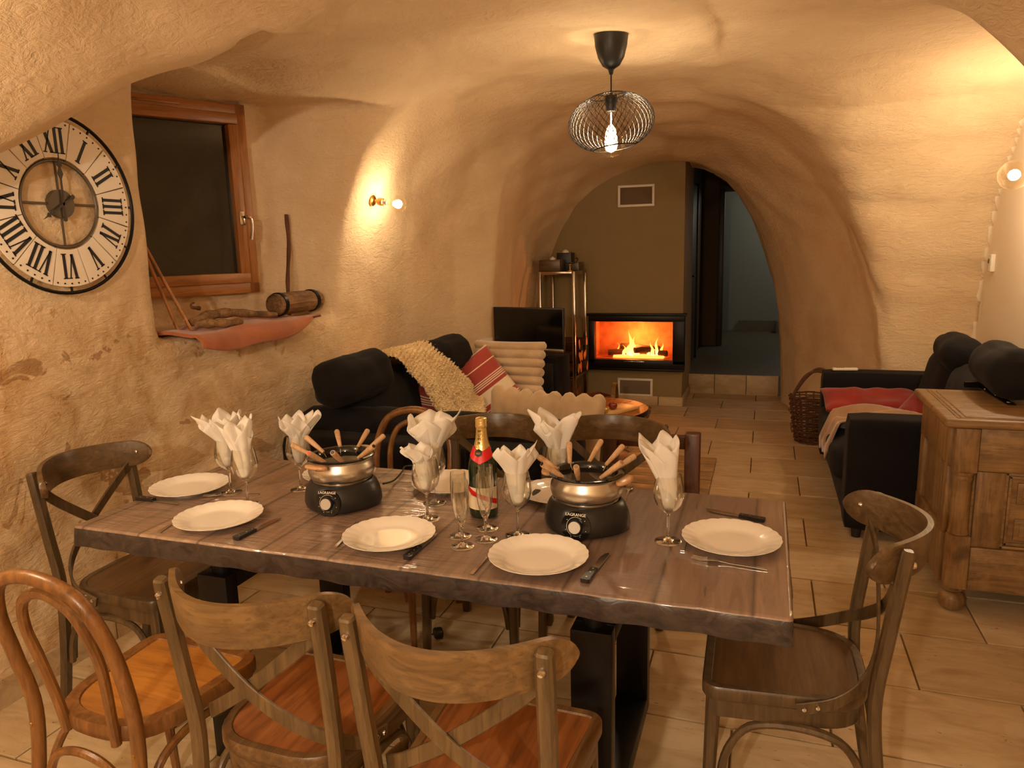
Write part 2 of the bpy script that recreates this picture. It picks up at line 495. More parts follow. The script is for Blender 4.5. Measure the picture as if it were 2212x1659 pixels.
M_W_OLD = wood('weathered_wood', lin((150, 116, 76)), lin((82, 56, 32)), 'x', .8, 1.4, 0, .8, .4, .7)
M_W_STICK = wood('bark_stick', lin((110, 64, 30)), lin((62, 34, 15)), 'z', .7, 1.0, 0, .5, .2, .6)
M_W_HANDLE = wood('beech_handle', lin((214, 180, 142)), lin((182, 144, 106)), 'z', .5, 1.2, .05, 0, 0, .05)
M_W_DOOR = wood('dark_door', lin((64, 38, 20)), lin((38, 22, 12)), 'z', .5)
M_NAVY = fabric('navy_cotton', lin((24, 22, 24)), lin((18, 16, 18)), sheen=.03)
M_NAVY2 = fabric('slate_cotton', lin((29, 27, 29)), lin((22, 20, 23)), sheen=.03)
M_RED = fabric('brick_red_cotton', lin((150, 46, 38)), lin((120, 34, 28)))
M_TERRA = fabric('terracotta_terry', lin((190, 118, 76)), lin((158, 92, 56)), scale=180, bk=.9)
M_PLUSH = fabric('beige_plush', lin((212, 190, 158)), lin((180, 152, 118)), sheen=.8, scale=120, bk=1.0)
M_PLUSHB = fabric('beige_backing', lin((196, 172, 138)), lin((168, 142, 108)))
M_WOOL = fabric('cream_fleece', lin((238, 220, 172)), lin((220, 192, 134)), sheen=.8, scale=60, bk=1.0)
M_THROW = fabric('taupe_throw', lin((168, 134, 104)), lin((138, 106, 80)), sheen=.6)
M_BARK = wood('split_log_bark', lin((96, 58, 30)), lin((44, 26, 14)), 'x', .9, 1.6, 0, .9, .2, 1.0)
M_LOGEND = plain('log_end', lin((176, 112, 54)), .85, var=.2)
M_WICKER = wood('dark_wicker', lin((104, 62, 32)), lin((52, 28, 14)), 'x', .6, 2.0, .05)
M_WICKERL = wood('pale_wicker', lin((150, 112, 64)), lin((96, 68, 36)), 'x', .6, 2.0, .05)
def mk_oilcloth():
    m, n, l, b = nt('plank_print_oilcloth')
    tc = n.new('ShaderNodeTexCoord'); vec = tc.outputs['Object']
    sep = n.new('ShaderNodeSeparateXYZ'); l.new(vec, sep.inputs[0])
    # printed boards run along Y, 0.215 m wide
    dv = n.new('ShaderNodeMath'); dv.operation = 'DIVIDE'; dv.inputs[1].default_value = .215; l.new(sep.outputs[0], dv.inputs[0])
    fl = n.new('ShaderNodeMath'); fl.operation = 'FLOOR'; l.new(dv.outputs[0], fl.inputs[0])
    fr = n.new('ShaderNodeMath'); fr.operation = 'FRACT'; l.new(dv.outputs[0], fr.inputs[0])
    wn = n.new('ShaderNodeTexWhiteNoise'); wn.noise_dimensions = '1D'; l.new(fl.outputs[0], wn.inputs['W'])
    rb = ramp(n, l, wn.outputs['Value'], [(0, lin((124, 104, 92))), (.5, lin((142, 120, 104))), (1, lin((156, 132, 112)))])
    mp = n.new('ShaderNodeMapping'); mp.inputs['Scale'].default_value = (16, 1.6, 1); l.new(vec, mp.inputs['Vector'])
    g = noise_tex(n, l, mp.outputs[0], 1.9, 6, .62, 1.0)
    rg = ramp(n, l, g.outputs['Fac'], [(.3, (.62, .58, .55, 1)), (.62, (1.05, 1.02, 1, 1))])
    col = mixc(n, l, 1.0, rb.outputs[0], rg.outputs[0], 'MULTIPLY')
    # fine printed drying cracks
    mp2 = n.new('ShaderNodeMapping'); mp2.inputs['Scale'].default_value = (60, 3.2, 1); l.new(vec, mp2.inputs['Vector'])
    ck = noise_tex(n, l, mp2.outputs[0], 1.0, 3, .5, .8)
    rc = ramp(n, l, ck.outputs['Fac'], [(.27, (1, 1, 1, 1)), (.31, (0, 0, 0, 1))])
    fc = n.new('ShaderNodeMath'); fc.operation = 'MULTIPLY'; fc.inputs[1].default_value = .6; l.new(rc.outputs[0], fc.inputs[0])
    col = mixc(n, l, fc.outputs[0], col, lin((58, 42, 34)))
    rj = ramp(n, l, fr.outputs[0], [(0, (1, 1, 1, 1)), (.035, (0, 0, 0, 1)), (.965, (0, 0, 0, 1)), (1, (1, 1, 1, 1))])
    fj = n.new('ShaderNodeMath'); fj.operation = 'MULTIPLY'; fj.inputs[1].default_value = .75; l.new(rj.outputs[0], fj.inputs[0])
    col = mixc(n, l, fj.outputs[0], col, lin((52, 38, 30)))
    l.new(col, b.inputs['Base Color'])
    b.inputs['Roughness'].default_value = .5
    b.inputs['Coat Weight'].default_value = 1.0; b.inputs['Coat Roughness'].default_value = .08
    # crumpled vinyl: folds run along X on the left half, nearly flat on the right
    mp3 = n.new('ShaderNodeMapping'); mp3.inputs['Scale'].default_value = (3, 22, 1); mp3.inputs['Rotation'].default_value = (0, 0, -.12); l.new(vec, mp3.inputs['Vector'])
    wv = noise_tex(n, l, mp3.outputs[0], 1.3, 4, .6, .8)
    am = n.new('ShaderNodeMapRange'); am.inputs[1].default_value = -.45; am.inputs[2].default_value = -.95; am.inputs[3].default_value = .12; am.inputs[4].default_value = 1.0
    l.new(sep.outputs[0], am.inputs[0])
    wm = n.new('ShaderNodeMath'); wm.operation = 'MULTIPLY'; l.new(wv.outputs['Fac'], wm.inputs[0]); l.new(am.outputs[0], wm.inputs[1])
    bp = n.new('ShaderNodeBump'); bp.inputs['Strength'].default_value = .8; bp.inputs['Distance'].default_value = .009
    l.new(wm.outputs[0], bp.inputs['Height'])
    l.new(bp.outputs[0], b.inputs['Coat Normal']); l.new(bp.outputs[0], b.inputs['Normal'])
    return m
M_OIL = mk_oilcloth()
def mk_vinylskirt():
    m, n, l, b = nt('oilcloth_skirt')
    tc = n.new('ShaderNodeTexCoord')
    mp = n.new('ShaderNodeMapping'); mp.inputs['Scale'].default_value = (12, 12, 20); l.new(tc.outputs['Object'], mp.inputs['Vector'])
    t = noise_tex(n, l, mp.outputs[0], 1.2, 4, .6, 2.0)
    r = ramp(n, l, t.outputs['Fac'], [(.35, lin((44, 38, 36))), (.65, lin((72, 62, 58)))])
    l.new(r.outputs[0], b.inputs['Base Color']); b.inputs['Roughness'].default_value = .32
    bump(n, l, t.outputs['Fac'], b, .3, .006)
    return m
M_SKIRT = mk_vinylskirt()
def mk_stripes(name):
    """woven cushion cover: brick-red bands, cream ground, fine pinstripes"""
    m, n, l, b = nt(name)
    tc = n.new('ShaderNodeTexCoord'); sep = n.new('ShaderNodeSeparateXYZ'); l.new(tc.outputs['Object'], sep.inputs[0])
    mr = n.new('ShaderNodeMath'); mr.operation = 'MULTIPLY_ADD'; mr.inputs[1].default_value = 2.2; mr.inputs[2].default_value = .5; l.new(sep.outputs[2], mr.inputs[0])
    R, W = lin((166, 66, 58)), lin((230, 214, 186))
    st = [(0, R), (.07, W)]
    st = []
    def band(a, c): st.append((a, c))
    seq = [(0, R), (.06, W), (.075, R), (.09, W), (.105, R), (.12, W), (.135, R), (.15, W), (.17, R), (.235, W), (.42, R), (.475, W), (.49, R), (.505, W), (.52, R), (.535, W), (.55, R), (.565, W), (.58, R), (.76, W), (.775, R), (.95, W)]
    r = n.new('ShaderNodeValToRGB'); r.color_ramp.interpolation = 'CONSTANT'; e = r.color_ramp.elements
    while len(e) < len(seq): e.new(.5)
    for i, (p, c) in enumerate(seq): e[i].position = p; e[i].color = c
    l.new(mr.outputs[0], r.inputs['Fac'])
    t = noise_tex(n, l, tc.outputs['Object'], 60, 2)
    l.new(r.outputs[0], b.inputs['Base Color']); b.inputs['Roughness'].default_value = .9; b.inputs['Sheen Weight'].default_value = .3
    bump(n, l, t.outputs['Fac'], b, .3, .002)
    return m
M_STRIPE = mk_stripes('striped_weave')
# ------------------------------------------------------------------ the vaulted cellar as one distance field
def ipl(y, ys, vs):
    return np.interp(y, ys, vs)
def smin(a, b, k):
    h = np.clip(.5 + .5 * (b - a) / k, 0, 1)
    return b * (1 - h) + a * h - k * h * (1 - h)
def smax(a, b, k): return -smin(-a, -b, k)
KY = [-3.5, 2.4, 3.3, 4.4, 5.0, 5.4, 5.9, 7.1, 7.5, 8.5]
K_XC = [-.55, -.55, -.55, -.55, -.57, -.60, -.65, -.90, -.90, -.90]
K_AL = [1.95, 1.95, 1.75, 1.75, 1.62, 1.43, 1.42, 1.37, 1.37, 1.37]
K_NL = [3.0, 3.0, 5.0, 5.0, 5.0, 5.0, 4.0, 2.3, 2.3, 2.3]
K_AR = [1.72, 1.72, 1.66, 1.50, 1.46, 1.47, 1.47, 1.20, 1.08, 1.05]
K_NR = [3.6, 3.6, 3.4, 2.8, 2.5, 2.3, 2.3, 2.3, 2.3, 2.3]
K_H = [2.48, 2.48, 2.48, 2.48, 2.47, 2.47, 2.46, 2.30, 2.30, 2.30]
B_Y = [0.9, 1.2, 1.5, 1.666, 1.864, 2.04, 2.295, 2.5, 2.7, 2.95, 3.3, 3.7]
B_Z = [0.6, 1.35, 1.71, 1.843, 1.964, 2.084, 2.229, 2.305, 2.357, 2.40, 2.36, 2.2]
R_Y = [2.90, 2.96, 3.00, 3.04, 3.13, 3.25, 3.5, 3.8, 4.4, 4.91, 5.2, 5.47, 5.65, 5.72, 5.76, 5.78]
R_Z = [.3, 1.2, 1.8, 2.12, 2.38, 2.44, 2.47, 2.47, 2.43, 2.32, 2.10, 1.75, 1.28, .96, .3, -.6]
def slope(ys, zs, y):
    e = .03
    return (np.interp(y + e, ys, zs) - np.interp(y - e, ys, zs)) / (2 * e)
def sstep(a, b, x):
    t = np.clip((x - a) / (b - a), 0, 1); return t * t * (3 - 2 * t)
WIN_P = np.array([-2.70, 3.45]); WIN_U = np.array([.465, .885]); WIN_V = np.array([.885, -.465])
SILL = 1.20
def lumps(x, y, z):
    s = np.sin
    return (.010 * s(3.1 * x + 1.3 * s(2.3 * y + z)) * s(2.7 * y + 1.1 * s(3.3 * z)) + .008 * s(6.3 * y + 2.1 * z + s(4 * x)) * s(5.2 * z + 1.7 * x)
            + .005 * s(11.0 * y + 3 * s(5 * z)) * s(9.0 * z + 2 * s(7 * x)))
def sdf(x, y, z, lump=True):
    xc = ipl(y, KY, K_XC); h = ipl(y, KY, K_H)
    left = x < xc
    a = np.where(left, ipl(y, KY, K_AL), ipl(y, KY, K_AR))
    n = np.where(left, ipl(y, KY, K_NL), ipl(y, KY, K_NR))
    r = (np.abs((x - xc) / a) ** n + np.abs(np.maximum(z, 0) / h) ** n) ** (1 / n)
    A = (r - 1) * np.minimum(a, h) * .8
    A = np.maximum(A, -3.2 - y)
    # left lunette with the clock wall
    xw = -2.42 + .13 * sstep(2.35, 2.65, y) * sstep(1.36, 1.14, z) - .03 * sstep(.9, .1, z) * sstep(2.4, 1.4, y) + .05 * sstep(2.2, 2.9, y) * sstep(.9, .3, z)
    zb = np.interp(y, B_Y, B_Z)
    B = (z - zb) / np.sqrt(1 + slope(B_Y, B_Z, y) ** 2)
    B = smax(B, xw - x, .05); B = np.maximum(B, x + .4); B = np.maximum(B, y - 3.56); B = np.maximum(B, .9 - y)
    # window recess, turned towards the table
    px, py = x - WIN_P[0], y - WIN_P[1]
    N = smax(-(px * WIN_V[0] + py * WIN_V[1]) - .03, -((x + 2.42) * .215 + (y - 2.45) * .977), .03)
    N = smax(N, -((x + 2.66) * .28 - (y - 3.55) * .96), .04)
    N = smax(N, SILL - z, .02); N = smax(N, z - 2.36, .06); N = np.maximum(N, x + 1.7)
    # right lunette with the flat white wall
    zr = np.interp(y, R_Y, R_Z)
    Q = (z - zr) / np.sqrt(1 + slope(R_Y, R_Z, y) ** 2)
    Q = smax(Q, x - np.where(y < 3.98, 1.72, 1.36), .015); Q = np.maximum(Q, -.2 - x)
    d = smin(A, B, .10); d = smin(d, N, .05); d = smin(d, Q, .10)
    if lump:
        flat = sstep(1.20, 1.30, x) * sstep(2.4, 3.0, y) * (y < 5.6)
        d = d + lumps(x, y, z) * (1 - flat)
    return d
def sd1(p):
    return float(sdf(np.array([p[0]]), np.array([p[1]]), np.array([p[2]]))[0])
def ceil_z(x, y):
    z = 1.6
    while sd1((x, y, z)) < 0 and z < 3: z += .002
    return z
def hit_wall(px, py, far=9.0):
    r = ray(px, py); t = .3
    while t < far and sd1(CAM + r * t) < 0: t += .004
    return CAM + r * t
def wall_normal(p):
    e = .03; g = np.array([sd1(p + np.eye(3)[i] * e) - sd1(p - np.eye(3)[i] * e) for i in range(3)])
    return -g / np.linalg.norm(g)

def surface_nets(h=.045):
    xs = np.arange(-3.45, 2.05, h); ys = np.arange(-3.45, 8.0, h); zs = np.arange(-.12, 2.75, h)
    X, Y, Z = np.meshgrid(xs, ys, zs, indexing='ij')
    D = sdf(X, Y, Z)
    ins = D < 0
    shp = tuple(s - 1 for s in D.shape)
    acc = np.zeros(shp + (3,)); cnt = np.zeros(shp)
    cor = [(i, j, k) for i in (0, 1) for j in (0, 1) for k in (0, 1)]
    def sub(A, c): return A[c[0]:c[0] + shp[0], c[1]:c[1] + shp[1], c[2]:c[2] + shp[2]]
    for ai in range(8):
        for bi in range(ai + 1, 8):
            a, b = cor[ai], cor[bi]
            if sum(abs(a[q] - b[q]) for q in range(3)) != 1: continue
            da, db = sub(D, a), sub(D, b)
            cr = (da < 0) != (db < 0)
            t = np.where(cr, da / np.where(cr, da - db, 1), 0)
            for q in range(3):
                acc[..., q] += np.where(cr, a[q] + (b[q] - a[q]) * t, 0)
            cnt += cr
    act = cnt > 0
    idx = -np.ones(shp, int); idx[act] = np.arange(act.sum())
    I = np.argwhere(act)
    V = (acc[act] / cnt[act][:, None] + I) * h + np.array([xs[0], ys[0], zs[0]])
    F = []
    for ax in range(3):
        o1, o2 = [(1, 2), (2, 0), (0, 1)][ax]
        sl0 = [slice(1, -1)] * 3; sl1 = [slice(1, -1)] * 3
        sl0[ax] = slice(0, -1); sl1[ax] = slice(1, None)
        a = ins[tuple(sl0)]; b = ins[tuple(sl1)]
        E = np.argwhere(a != b)
        fl = a[tuple(E.T)]
        base = E.copy(); base[:, [o1, o2]] += 1
        def g(d1, d2):
            c = base.copy(); c[:, o1] -= d1; c[:, o2] -= d2
            return idx[tuple(c.T)]
        q = np.stack([g(0, 0), g(1, 0), g(1, 1), g(0, 1)], 1)
        q[fl] = q[fl][:, ::-1]
        F.append(q)
    F = np.concatenate(F); F = F[(F >= 0).all(1)]
    return V, F
SV, SF = surface_nets()
cen = SV[SF].mean(1)
e_ = .02
def gradn(P):
    g = np.stack([sdf(P[:, 0] + e_, P[:, 1], P[:, 2]) - sdf(P[:, 0] - e_, P[:, 1], P[:, 2]),
                  sdf(P[:, 0], P[:, 1] + e_, P[:, 2]) - sdf(P[:, 0], P[:, 1] - e_, P[:, 2]),
                  sdf(P[:, 0], P[:, 1], P[:, 2] + e_) - sdf(P[:, 0], P[:, 1], P[:, 2] - e_)], 1)
    return -g / np.maximum(np.linalg.norm(g, axis=1), 1e-9)[:, None]
NV = gradn(SV); NF = gradn(cen)
keep = (cen[:, 1] < 7.72) & (cen[:, 2] > -.1)
white = (cen[:, 0] > 1.26) & (NF[:, 0] < -.93) & (cen[:, 1] > 2.6)
ceil = (cen[:, 2] > 1.95) & ~white
back = (cen[:, 1] < -2.6) & ~ceil
lft = (cen[:, 0] < -.6) & ~ceil & ~white & ~back
rgt = ~ceil & ~white & ~back & ~lft
def shell_part(name, mask, mat):
    f = SF[mask & keep]; used = np.unique(f); mp = -np.ones(len(SV), int); mp[used] = np.arange(len(used))
    me = bpy.data.meshes.new(name); me.from_pydata(SV[used].tolist(), [], mp[f].tolist()); me.update()
    # face inwards
    f0 = me.polygons[0]
    if np.dot(np.array(f0.normal), gradn(np.array([f0.center]))[0]) < 0: me.flip_normals()
    me.shade_smooth(); me.normals_split_custom_set_from_vertices(NV[used].tolist())
    me.materials.append(mat)
    o = bpy.data.objects.new(name, me); COL.objects.link(o); tag(o, kind='structure'); return o
shell_part('ceiling', ceil, M_PLASTER)
shell_part('wall_left', lft, M_PLASTER_L)
shell_part('wall_right', white, M_PAINT)
shell_part('wall_pillar', rgt, M_PLASTER)
shell_part('wall_rear', back, M_PLASTER)

# ------------------------------------------------------------------ floor: grout bed + travertine slabs in running bond
fl = MB(); fl.add([(-3.2, -3.3, -.012), (2.0, -3.3, -.012), (2.0, 7.9, -.012), (-3.2, 7.9, -.012)], [(0, 1, 2, 3)])
floor = tag(fl.build('floor', M_GROUT, None, 0), kind='structure')
TL, TW, GAP = .612, .4037, .007
tm = MB()
a, b, c = TL / 2 - GAP / 2, TW / 2 - GAP / 2, .003
tm.add([(-a, -b, -.012), (a, -b, -.012), (a, b, -.012), (-a, b, -.012),
        (-a, -b, -.002), (a, -b, -.002), (a, b, -.002), (-a, b, -.002),
        (-a + c, -b + c, 0), (a - c, -b + c, 0), (a - c, b - c, 0), (-a + c, b - c, 0)],
       [(0, 1, 5, 4), (1, 2, 6, 5), (2, 3, 7, 6), (3, 0, 4, 7), (4, 5, 9, 8), (5, 6, 10, 9), (6, 7, 11, 10), (7, 4, 8, 11), (8, 9, 10, 11)])
tile_me = tm.mesh('tile', M_TRAV, 0)
rng = random.Random(4)
for r in range(-5, 14):
    y0 = 2.24 + TW * (r + .5)
    off = .25 if r % 2 == 0 else -.052
    for k in range(-5, 4):
        x0 = off + TL * (k + .5) + rng.uniform(-.02, .02) * 0
        if x0 < -2.75 or x0 > 1.9: continue
        if y0 < .3: continue
        o = bpy.data.objects.new('tile', tile_me); COL.objects.link(o); o.parent = floor
        o.location = (x0, y0, rng.uniform(-.0012, .0006)); o.rotation_euler = (0, 0, 0)
# stone skirting along the clock wall
sk = thing('baseboard_left', None, None); sk['kind'] = 'structure'
def wx(y, z):
    x = -1.9
    while sd1((x, y, z)) < 0 and x > -3: x -= .003
    return x
yb = .9
while yb < 3.0:
    y1 = yb + .40
    x0, x1 = wx(yb, .05), wx(y1, .05)
    m = MB()
    t = .016
    for (ya, yb_, xa, xb) in ((yb + .003, y1 - .003, x0, x1),):
        m.add([(xa - .06, ya, -.01), (xa + t, ya, -.01), (xb + t, yb_, -.01), (xb - .06, yb_, -.01),
               (xa - .06, ya, .105), (xa + t, ya, .105), (xb + t, yb_, .105), (xb - .06, yb_, .105)],
              [(0, 1, 5, 4), (1, 2, 6, 5), (2, 3, 7, 6), (3, 0, 4, 7), (4, 5, 6, 7)])
    m.build('tile', M_TRAV, sk, 0)
    yb = y1
# ------------------------------------------------------------------ chimney breast, step and dark corridor behind the vault
wb = MB()
ox0, ox1, oz0, oz1 = -1.62, -.80, .44, .84      # opening for the fire
for (a0, a1, c0, c1) in ((-2.27, ox0, -.05, 2.55), (ox1, -.73, -.05, 2.55), (ox0, ox1, -.05, oz0), (ox0, ox1, oz1, 2.55)):
    wb.box(((a0 + a1) / 2, 7.52, (c0 + c1) / 2), (a1 - a0, .84, c1 - c0))
tag(wb.build('wall_chimney', M_OLIVE, None, 0), kind='structure')
bb = thing('baseboard_chimney', None, None); bb['kind'] = 'structure'
for i, (x0, x1) in enumerate(((-1.75, -1.36), (-1.352, -.955), (-.947, -.722))):
    MB().rbox(((x0 + x1) / 2, 7.09, .045), (x1 - x0, .022, .09), .003).build('tile', M_TRAV, bb)
MB().rbox((-.722, 7.42, .045), (.018, .62, .09), .003).build('tile', M_TRAV, bb)
# corridor shell
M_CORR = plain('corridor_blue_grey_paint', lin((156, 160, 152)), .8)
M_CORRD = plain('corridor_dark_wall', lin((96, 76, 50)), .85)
M_CORRF = plain('corridor_floor_stone', lin((112, 104, 86)), .5, var=.1)
cf = MB(); cf.box((.3, 9.9, .10), (2.2, 4.16, .2)); tag(cf.build('floor_corridor', M_CORRF, None, 0), kind='structure')
st = thing('floor_step', None, None); st['kind'] = 'structure'
for x0, x1 in ((-.78, -.47), (-.464, -.155), (-.149, .16)):
    MB().rbox(((x0 + x1) / 2, 7.805, .10), (x1 - x0, .03, .205), .003).build('tile', M_TRAV, st)
tag(MB().box((.3, 11.95, 1.4), (2.6, .1, 2.8)).build('wall_corridor_end', M_CORR, None, 0), kind='structure')
tag(MB().box((1.25, 9.9, 1.4), (.1, 4.2, 2.8)).build('wall_corridor_right', M_CORR, None, 0), kind='structure')
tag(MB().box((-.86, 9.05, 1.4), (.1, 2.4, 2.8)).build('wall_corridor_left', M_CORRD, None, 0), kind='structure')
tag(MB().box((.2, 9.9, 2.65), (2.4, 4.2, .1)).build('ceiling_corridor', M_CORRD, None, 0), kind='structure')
# return wall with the framed opening
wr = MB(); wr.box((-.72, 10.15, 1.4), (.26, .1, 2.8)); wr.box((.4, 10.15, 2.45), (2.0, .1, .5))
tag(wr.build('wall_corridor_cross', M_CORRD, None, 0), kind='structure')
df = thing('door_2', None, None); df['kind'] = 'structure'
MB().rbox((-.565, 10.13, 1.2), (.07, .16, 2.06), .005).build('jamb', M_W_DOOR, df)
MB().rbox((.3, 10.13, 2.25), (1.8, .16, .07), .005).build('lintel', M_W_DOOR, df)
# cupboard door on the corridor's left side
dl = thing('door_1', None, None); dl['kind'] = 'structure'
MB().rbox((-.795, 8.55, 1.2), (.03, .75, 2.0), .004).build('door_leaf', M_W_DOOR, dl)
MB().rbox((-.785, 8.13, 1.2), (.05, .06, 2.06), .004).build('jamb', M_W_DOOR, dl)
MB().rbox((-.785, 8.97, 1.2), (.05, .06, 2.06), .004).build('jamb', M_W_DOOR, dl)
hd = MB(); hd.tube([(-.78, 8.25, 1.2), (-.74, 8.25, 1.2), (-.735, 8.33, 1.2)], .009, 8); hd.box((-.779, 8.25, 1.2), (.008, .035, .2))
hd.build('door_handle', M_BLACK, dl)
tag(MB().box((.42, 11.86, .28), (1.6, .05, .16)).build('baseboard_corridor', M_CORRF, None, 0), kind='structure')
sw = MB()
for k in range(4): sw.box((.62 + .28 * k / 2, 11.75 - .0 * k, .2 + .17 * (k + .5)), (.9 - .28 * k, .3, .17))
tag(sw.build('floor_stair', M_CORRF, None, 0), kind='structure')

ld = bpy.data.lights.new('corridor_fill_light', 'POINT'); ld.energy = 16.0; ld.color = (1.0, .92, .76); ld.shadow_soft_size = .1  # no fixture: unseen point light added to lift the dim corridor
lo = bpy.data.objects.new('corridor_fill_light', ld); COL.objects.link(lo); lo.location = (.9, 11.1, 2.3)
# ventilation grilles on the chimney
def grille(z0, z1, x0, x1, label, mesh_mat):
    y = 7.095
    g = thing('ventilation_grille', label, 'grille', ((x0 + x1) / 2, y, (z0 + z1) / 2), 0, 'grilles on the chimney breast')
    w_, h_ = x1 - x0, z1 - z0
    f = MB(); t = .022
    f.rbox((0, -.004, h_ / 2 - t / 2), (w_, .014, t), .003); f.rbox((0, -.004, -h_ / 2 + t / 2), (w_, .014, t), .003)
    f.rbox((-w_ / 2 + t / 2, -.004, 0), (t, .014, h_ - 2 * t), .003); f.rbox((w_ / 2 - t / 2, -.004, 0), (t, .014, h_ - 2 * t), .003)
    f.build('frame', M_WHITE, g)
    MB().box((0, .001, 0), (w_ - 2 * t, .004, h_ - 2 * t)).build('panel', mesh_mat, g, 0)
    s = MB()
    nb = 11
    for k in range(nb): s.box((0, -.003, -h_ / 2 + t + (k + .5) * (h_ - 2 * t) / nb), (w_ - 2 * t, .004, .004))
    s.build('louvre', mesh_mat, g, 0)
grille(1.905, 2.105, -1.352, -1.008, 'white framed brown vent grille high on the olive chimney breast', plain('vent_brown', lin((104, 80, 48)), .6))
grille(.085, .262, -1.352, -1.008, 'white framed grey vent grille below the fireplace', plain('vent_grey', lin((126, 112, 92)), .6))

# ------------------------------------------------------------------ fireplace insert
fp = thing('fireplace', 'black steel fireplace insert with glass front and burning logs', 'fireplace', (-1.16, 7.1, 0))
X0, X1, Z0, Z1 = -.47, .455, .365, .885
yf = -.07
fr = MB()
fr.rbox(((X0 + X1) / 2, yf / 2, Z1 - .03), (X1 - X0, -yf + .02, .06), .006)
fr.rbox(((X0 + X1) / 2, yf / 2, Z0 + .045), (X1 - X0, -yf + .02, .09), .006)
fr.rbox((X0 + .03, yf / 2, (Z0 + Z1) / 2), (.06, -yf + .02, Z1 - Z0 - .1), .006)
fr.rbox((X1 - .055, yf / 2, (Z0 + Z1) / 2), (.11, -yf + .02, Z1 - Z0 - .1), .006)
fr.rbox(((X0 + X1) / 2, yf / 2 - .005, Z1 + .008), (X1 - X0 + .03, -yf + .045, .02), .004)
fr.rbox(((X0 + X1) / 2 + .0, yf / 2 - .004, Z0 - .006), (X1 - X0, -yf + .02, .02), .004)
fr.build('frame', M_BLACK, fp)
gx0, gx1, gz0, gz1 = X0 + .06, X1 - .11, Z0 + .09, Z1 - .06
M_FGLASS = glass('fire_glass', (1, .93, .86), .05)
MB().box(((gx0 + gx1) / 2, yf + .012, (gz0 + gz1) / 2), (gx1 - gx0, .004, gz1 - gz0)).build('glass_pane', M_FGLASS, fp, 0)
MB().rbox((-.02, yf - .008, gz0 - .016), (.2, .01, .008), .003).build('handle', M_CHROME, fp)
M_BRICK = plain('sooty_firebrick', lin((196, 120, 76)), .9, bumps=(14, .5, .02), var=.3)
cb = MB(); d_ = .30
gx0e, gx1e = gx0 - .03, gx1 + .03
cb.add([(gx0e, 0, gz0), (gx1e, 0, gz0), (gx1e, d_, gz0), (gx0e, d_, gz0), (gx0e, 0, gz1 + .02), (gx1e, 0, gz1 + .02), (gx1e, d_, gz1 + .02), (gx0e, d_, gz1 + .02)],
       [(0, 1, 2, 3), (4, 5, 6, 7), (2, 3, 7, 6), (0, 3, 7, 4), (1, 2, 6, 5)])
cb.build('firebox', M_BRICK, fp, 0)
rr = random.Random(7)
for (x, y, z, ln, rz, ry) in ((-.14, .12, gz0 + .035, .34, .25, .06), (.12, .14, gz0 + .035, .32, -.3, -.05), (-.02, .17, gz0 + .085, .36, .1, .1), (.08, .09, gz0 + .08, .26, .5, .0)):
    m = MB(); m.tube([(-ln / 2, 0, 0), (-ln / 4, .004, .004), (ln / 4, -.004, 0), (ln / 2, 0, .003)], [.030, .036, .034, .030], 9, M=trs((x, y, z), rz, 0, ry))
    m.build('log', M_BARK, fp)
def mk_flame():
    m, n, l, b = nt('flame'); n.remove(b); out = n['Material Output']
    tc = n.new('ShaderNodeTexCoord'); sp = n.new('ShaderNodeSeparateXYZ'); l.new(tc.outputs['Generated'], sp.inputs[0])
    r = ramp(n, l, sp.outputs[2], [(0, (1, .72, .25, 1)), (.35, (1, .5, .09, 1)), (1, (1, .18, .02, 1))])
    em = n.new('ShaderNodeEmission'); l.new(r.outputs[0], em.inputs[0]); em.inputs[1].default_value = 5.0
    tr = n.new('ShaderNodeBsdfTransparent'); mx = n.new('ShaderNodeMixShader')
    lw = n.new('ShaderNodeLayerWeight'); lw.inputs[0].default_value = .35
    l.new(lw.outputs['Facing'], mx.inputs[0]); l.new(em.outputs[0], mx.inputs[1]); l.new(tr.outputs[0], mx.inputs[2]); l.new(mx.outputs[0], out.inputs[0])
    return m
M_FLAME = mk_flame()
for (x, y, h_, wd, ph) in ((-.075, .06, .26, .030, 0), (-.045, .10, .20, .026, 1), (-.105, .09, .14, .024, 2), (-.15, .10, .10, .022, 3), (.13, .08, .14, .022, 4), (.175, .10, .19, .020, 5),
                           (.215, .12, .13, .018, 6), (.09, .09, .09, .018, 7), (-.01, .07, .09, .02, 8), (.15, .06, .08, .016, 9), (-.22, .12, .12, .008, 10), (-.06, .05, .11, .018, 11)):
    pts = []; rd = []
    for k in range(13):
        t = k / 12
        pts.append((x + .022 * math.sin(5 * t + ph * 1.7) * t, y + .010 * math.sin(6 * t + ph), gz0 + .02 + h_ * t))
        rd.append(max(.0012, wd * (math.sin(PI * min(1, .25 + t * .75)) ** 1.2) * (1 - .55 * t)))
    MB().tube(pts, rd, 10).build('flame', M_FLAME, fp)
em = plain('embers', lin((90, 24, 8)), .9, emit=(1, .28, .05), es=4.0, bumps=(60, .8, .01))
MB().soft((0, .13, gz0 + .012), (.25, .10, .016), .012, 6, 0, .006).build('embers', em, fp)
ld = bpy.data.lights.new('fire_light', 'POINT'); ld.energy = P_FIRE; ld.color = (1, .36, .09); ld.shadow_soft_size = .06
lo = bpy.data.objects.new('fire_light', ld); COL.objects.link(lo); lo.location = (-1.20, 7.20, .60)

# ------------------------------------------------------------------ window in the recess
WZ0, WZ1, WW = 1.345, 2.335, .80
ang = math.atan2(WIN_U[1], WIN_U[0])
wpos = WIN_P - WIN_U * (WW / 2) + WIN_V * .012
win = thing('window_1', None, None, (wpos[0], wpos[1], WZ0), ang)
win['kind'] = 'structure'; win['label'] = 'larch framed window with dark glass in the deep plaster recess'
Hh = WZ1 - WZ0
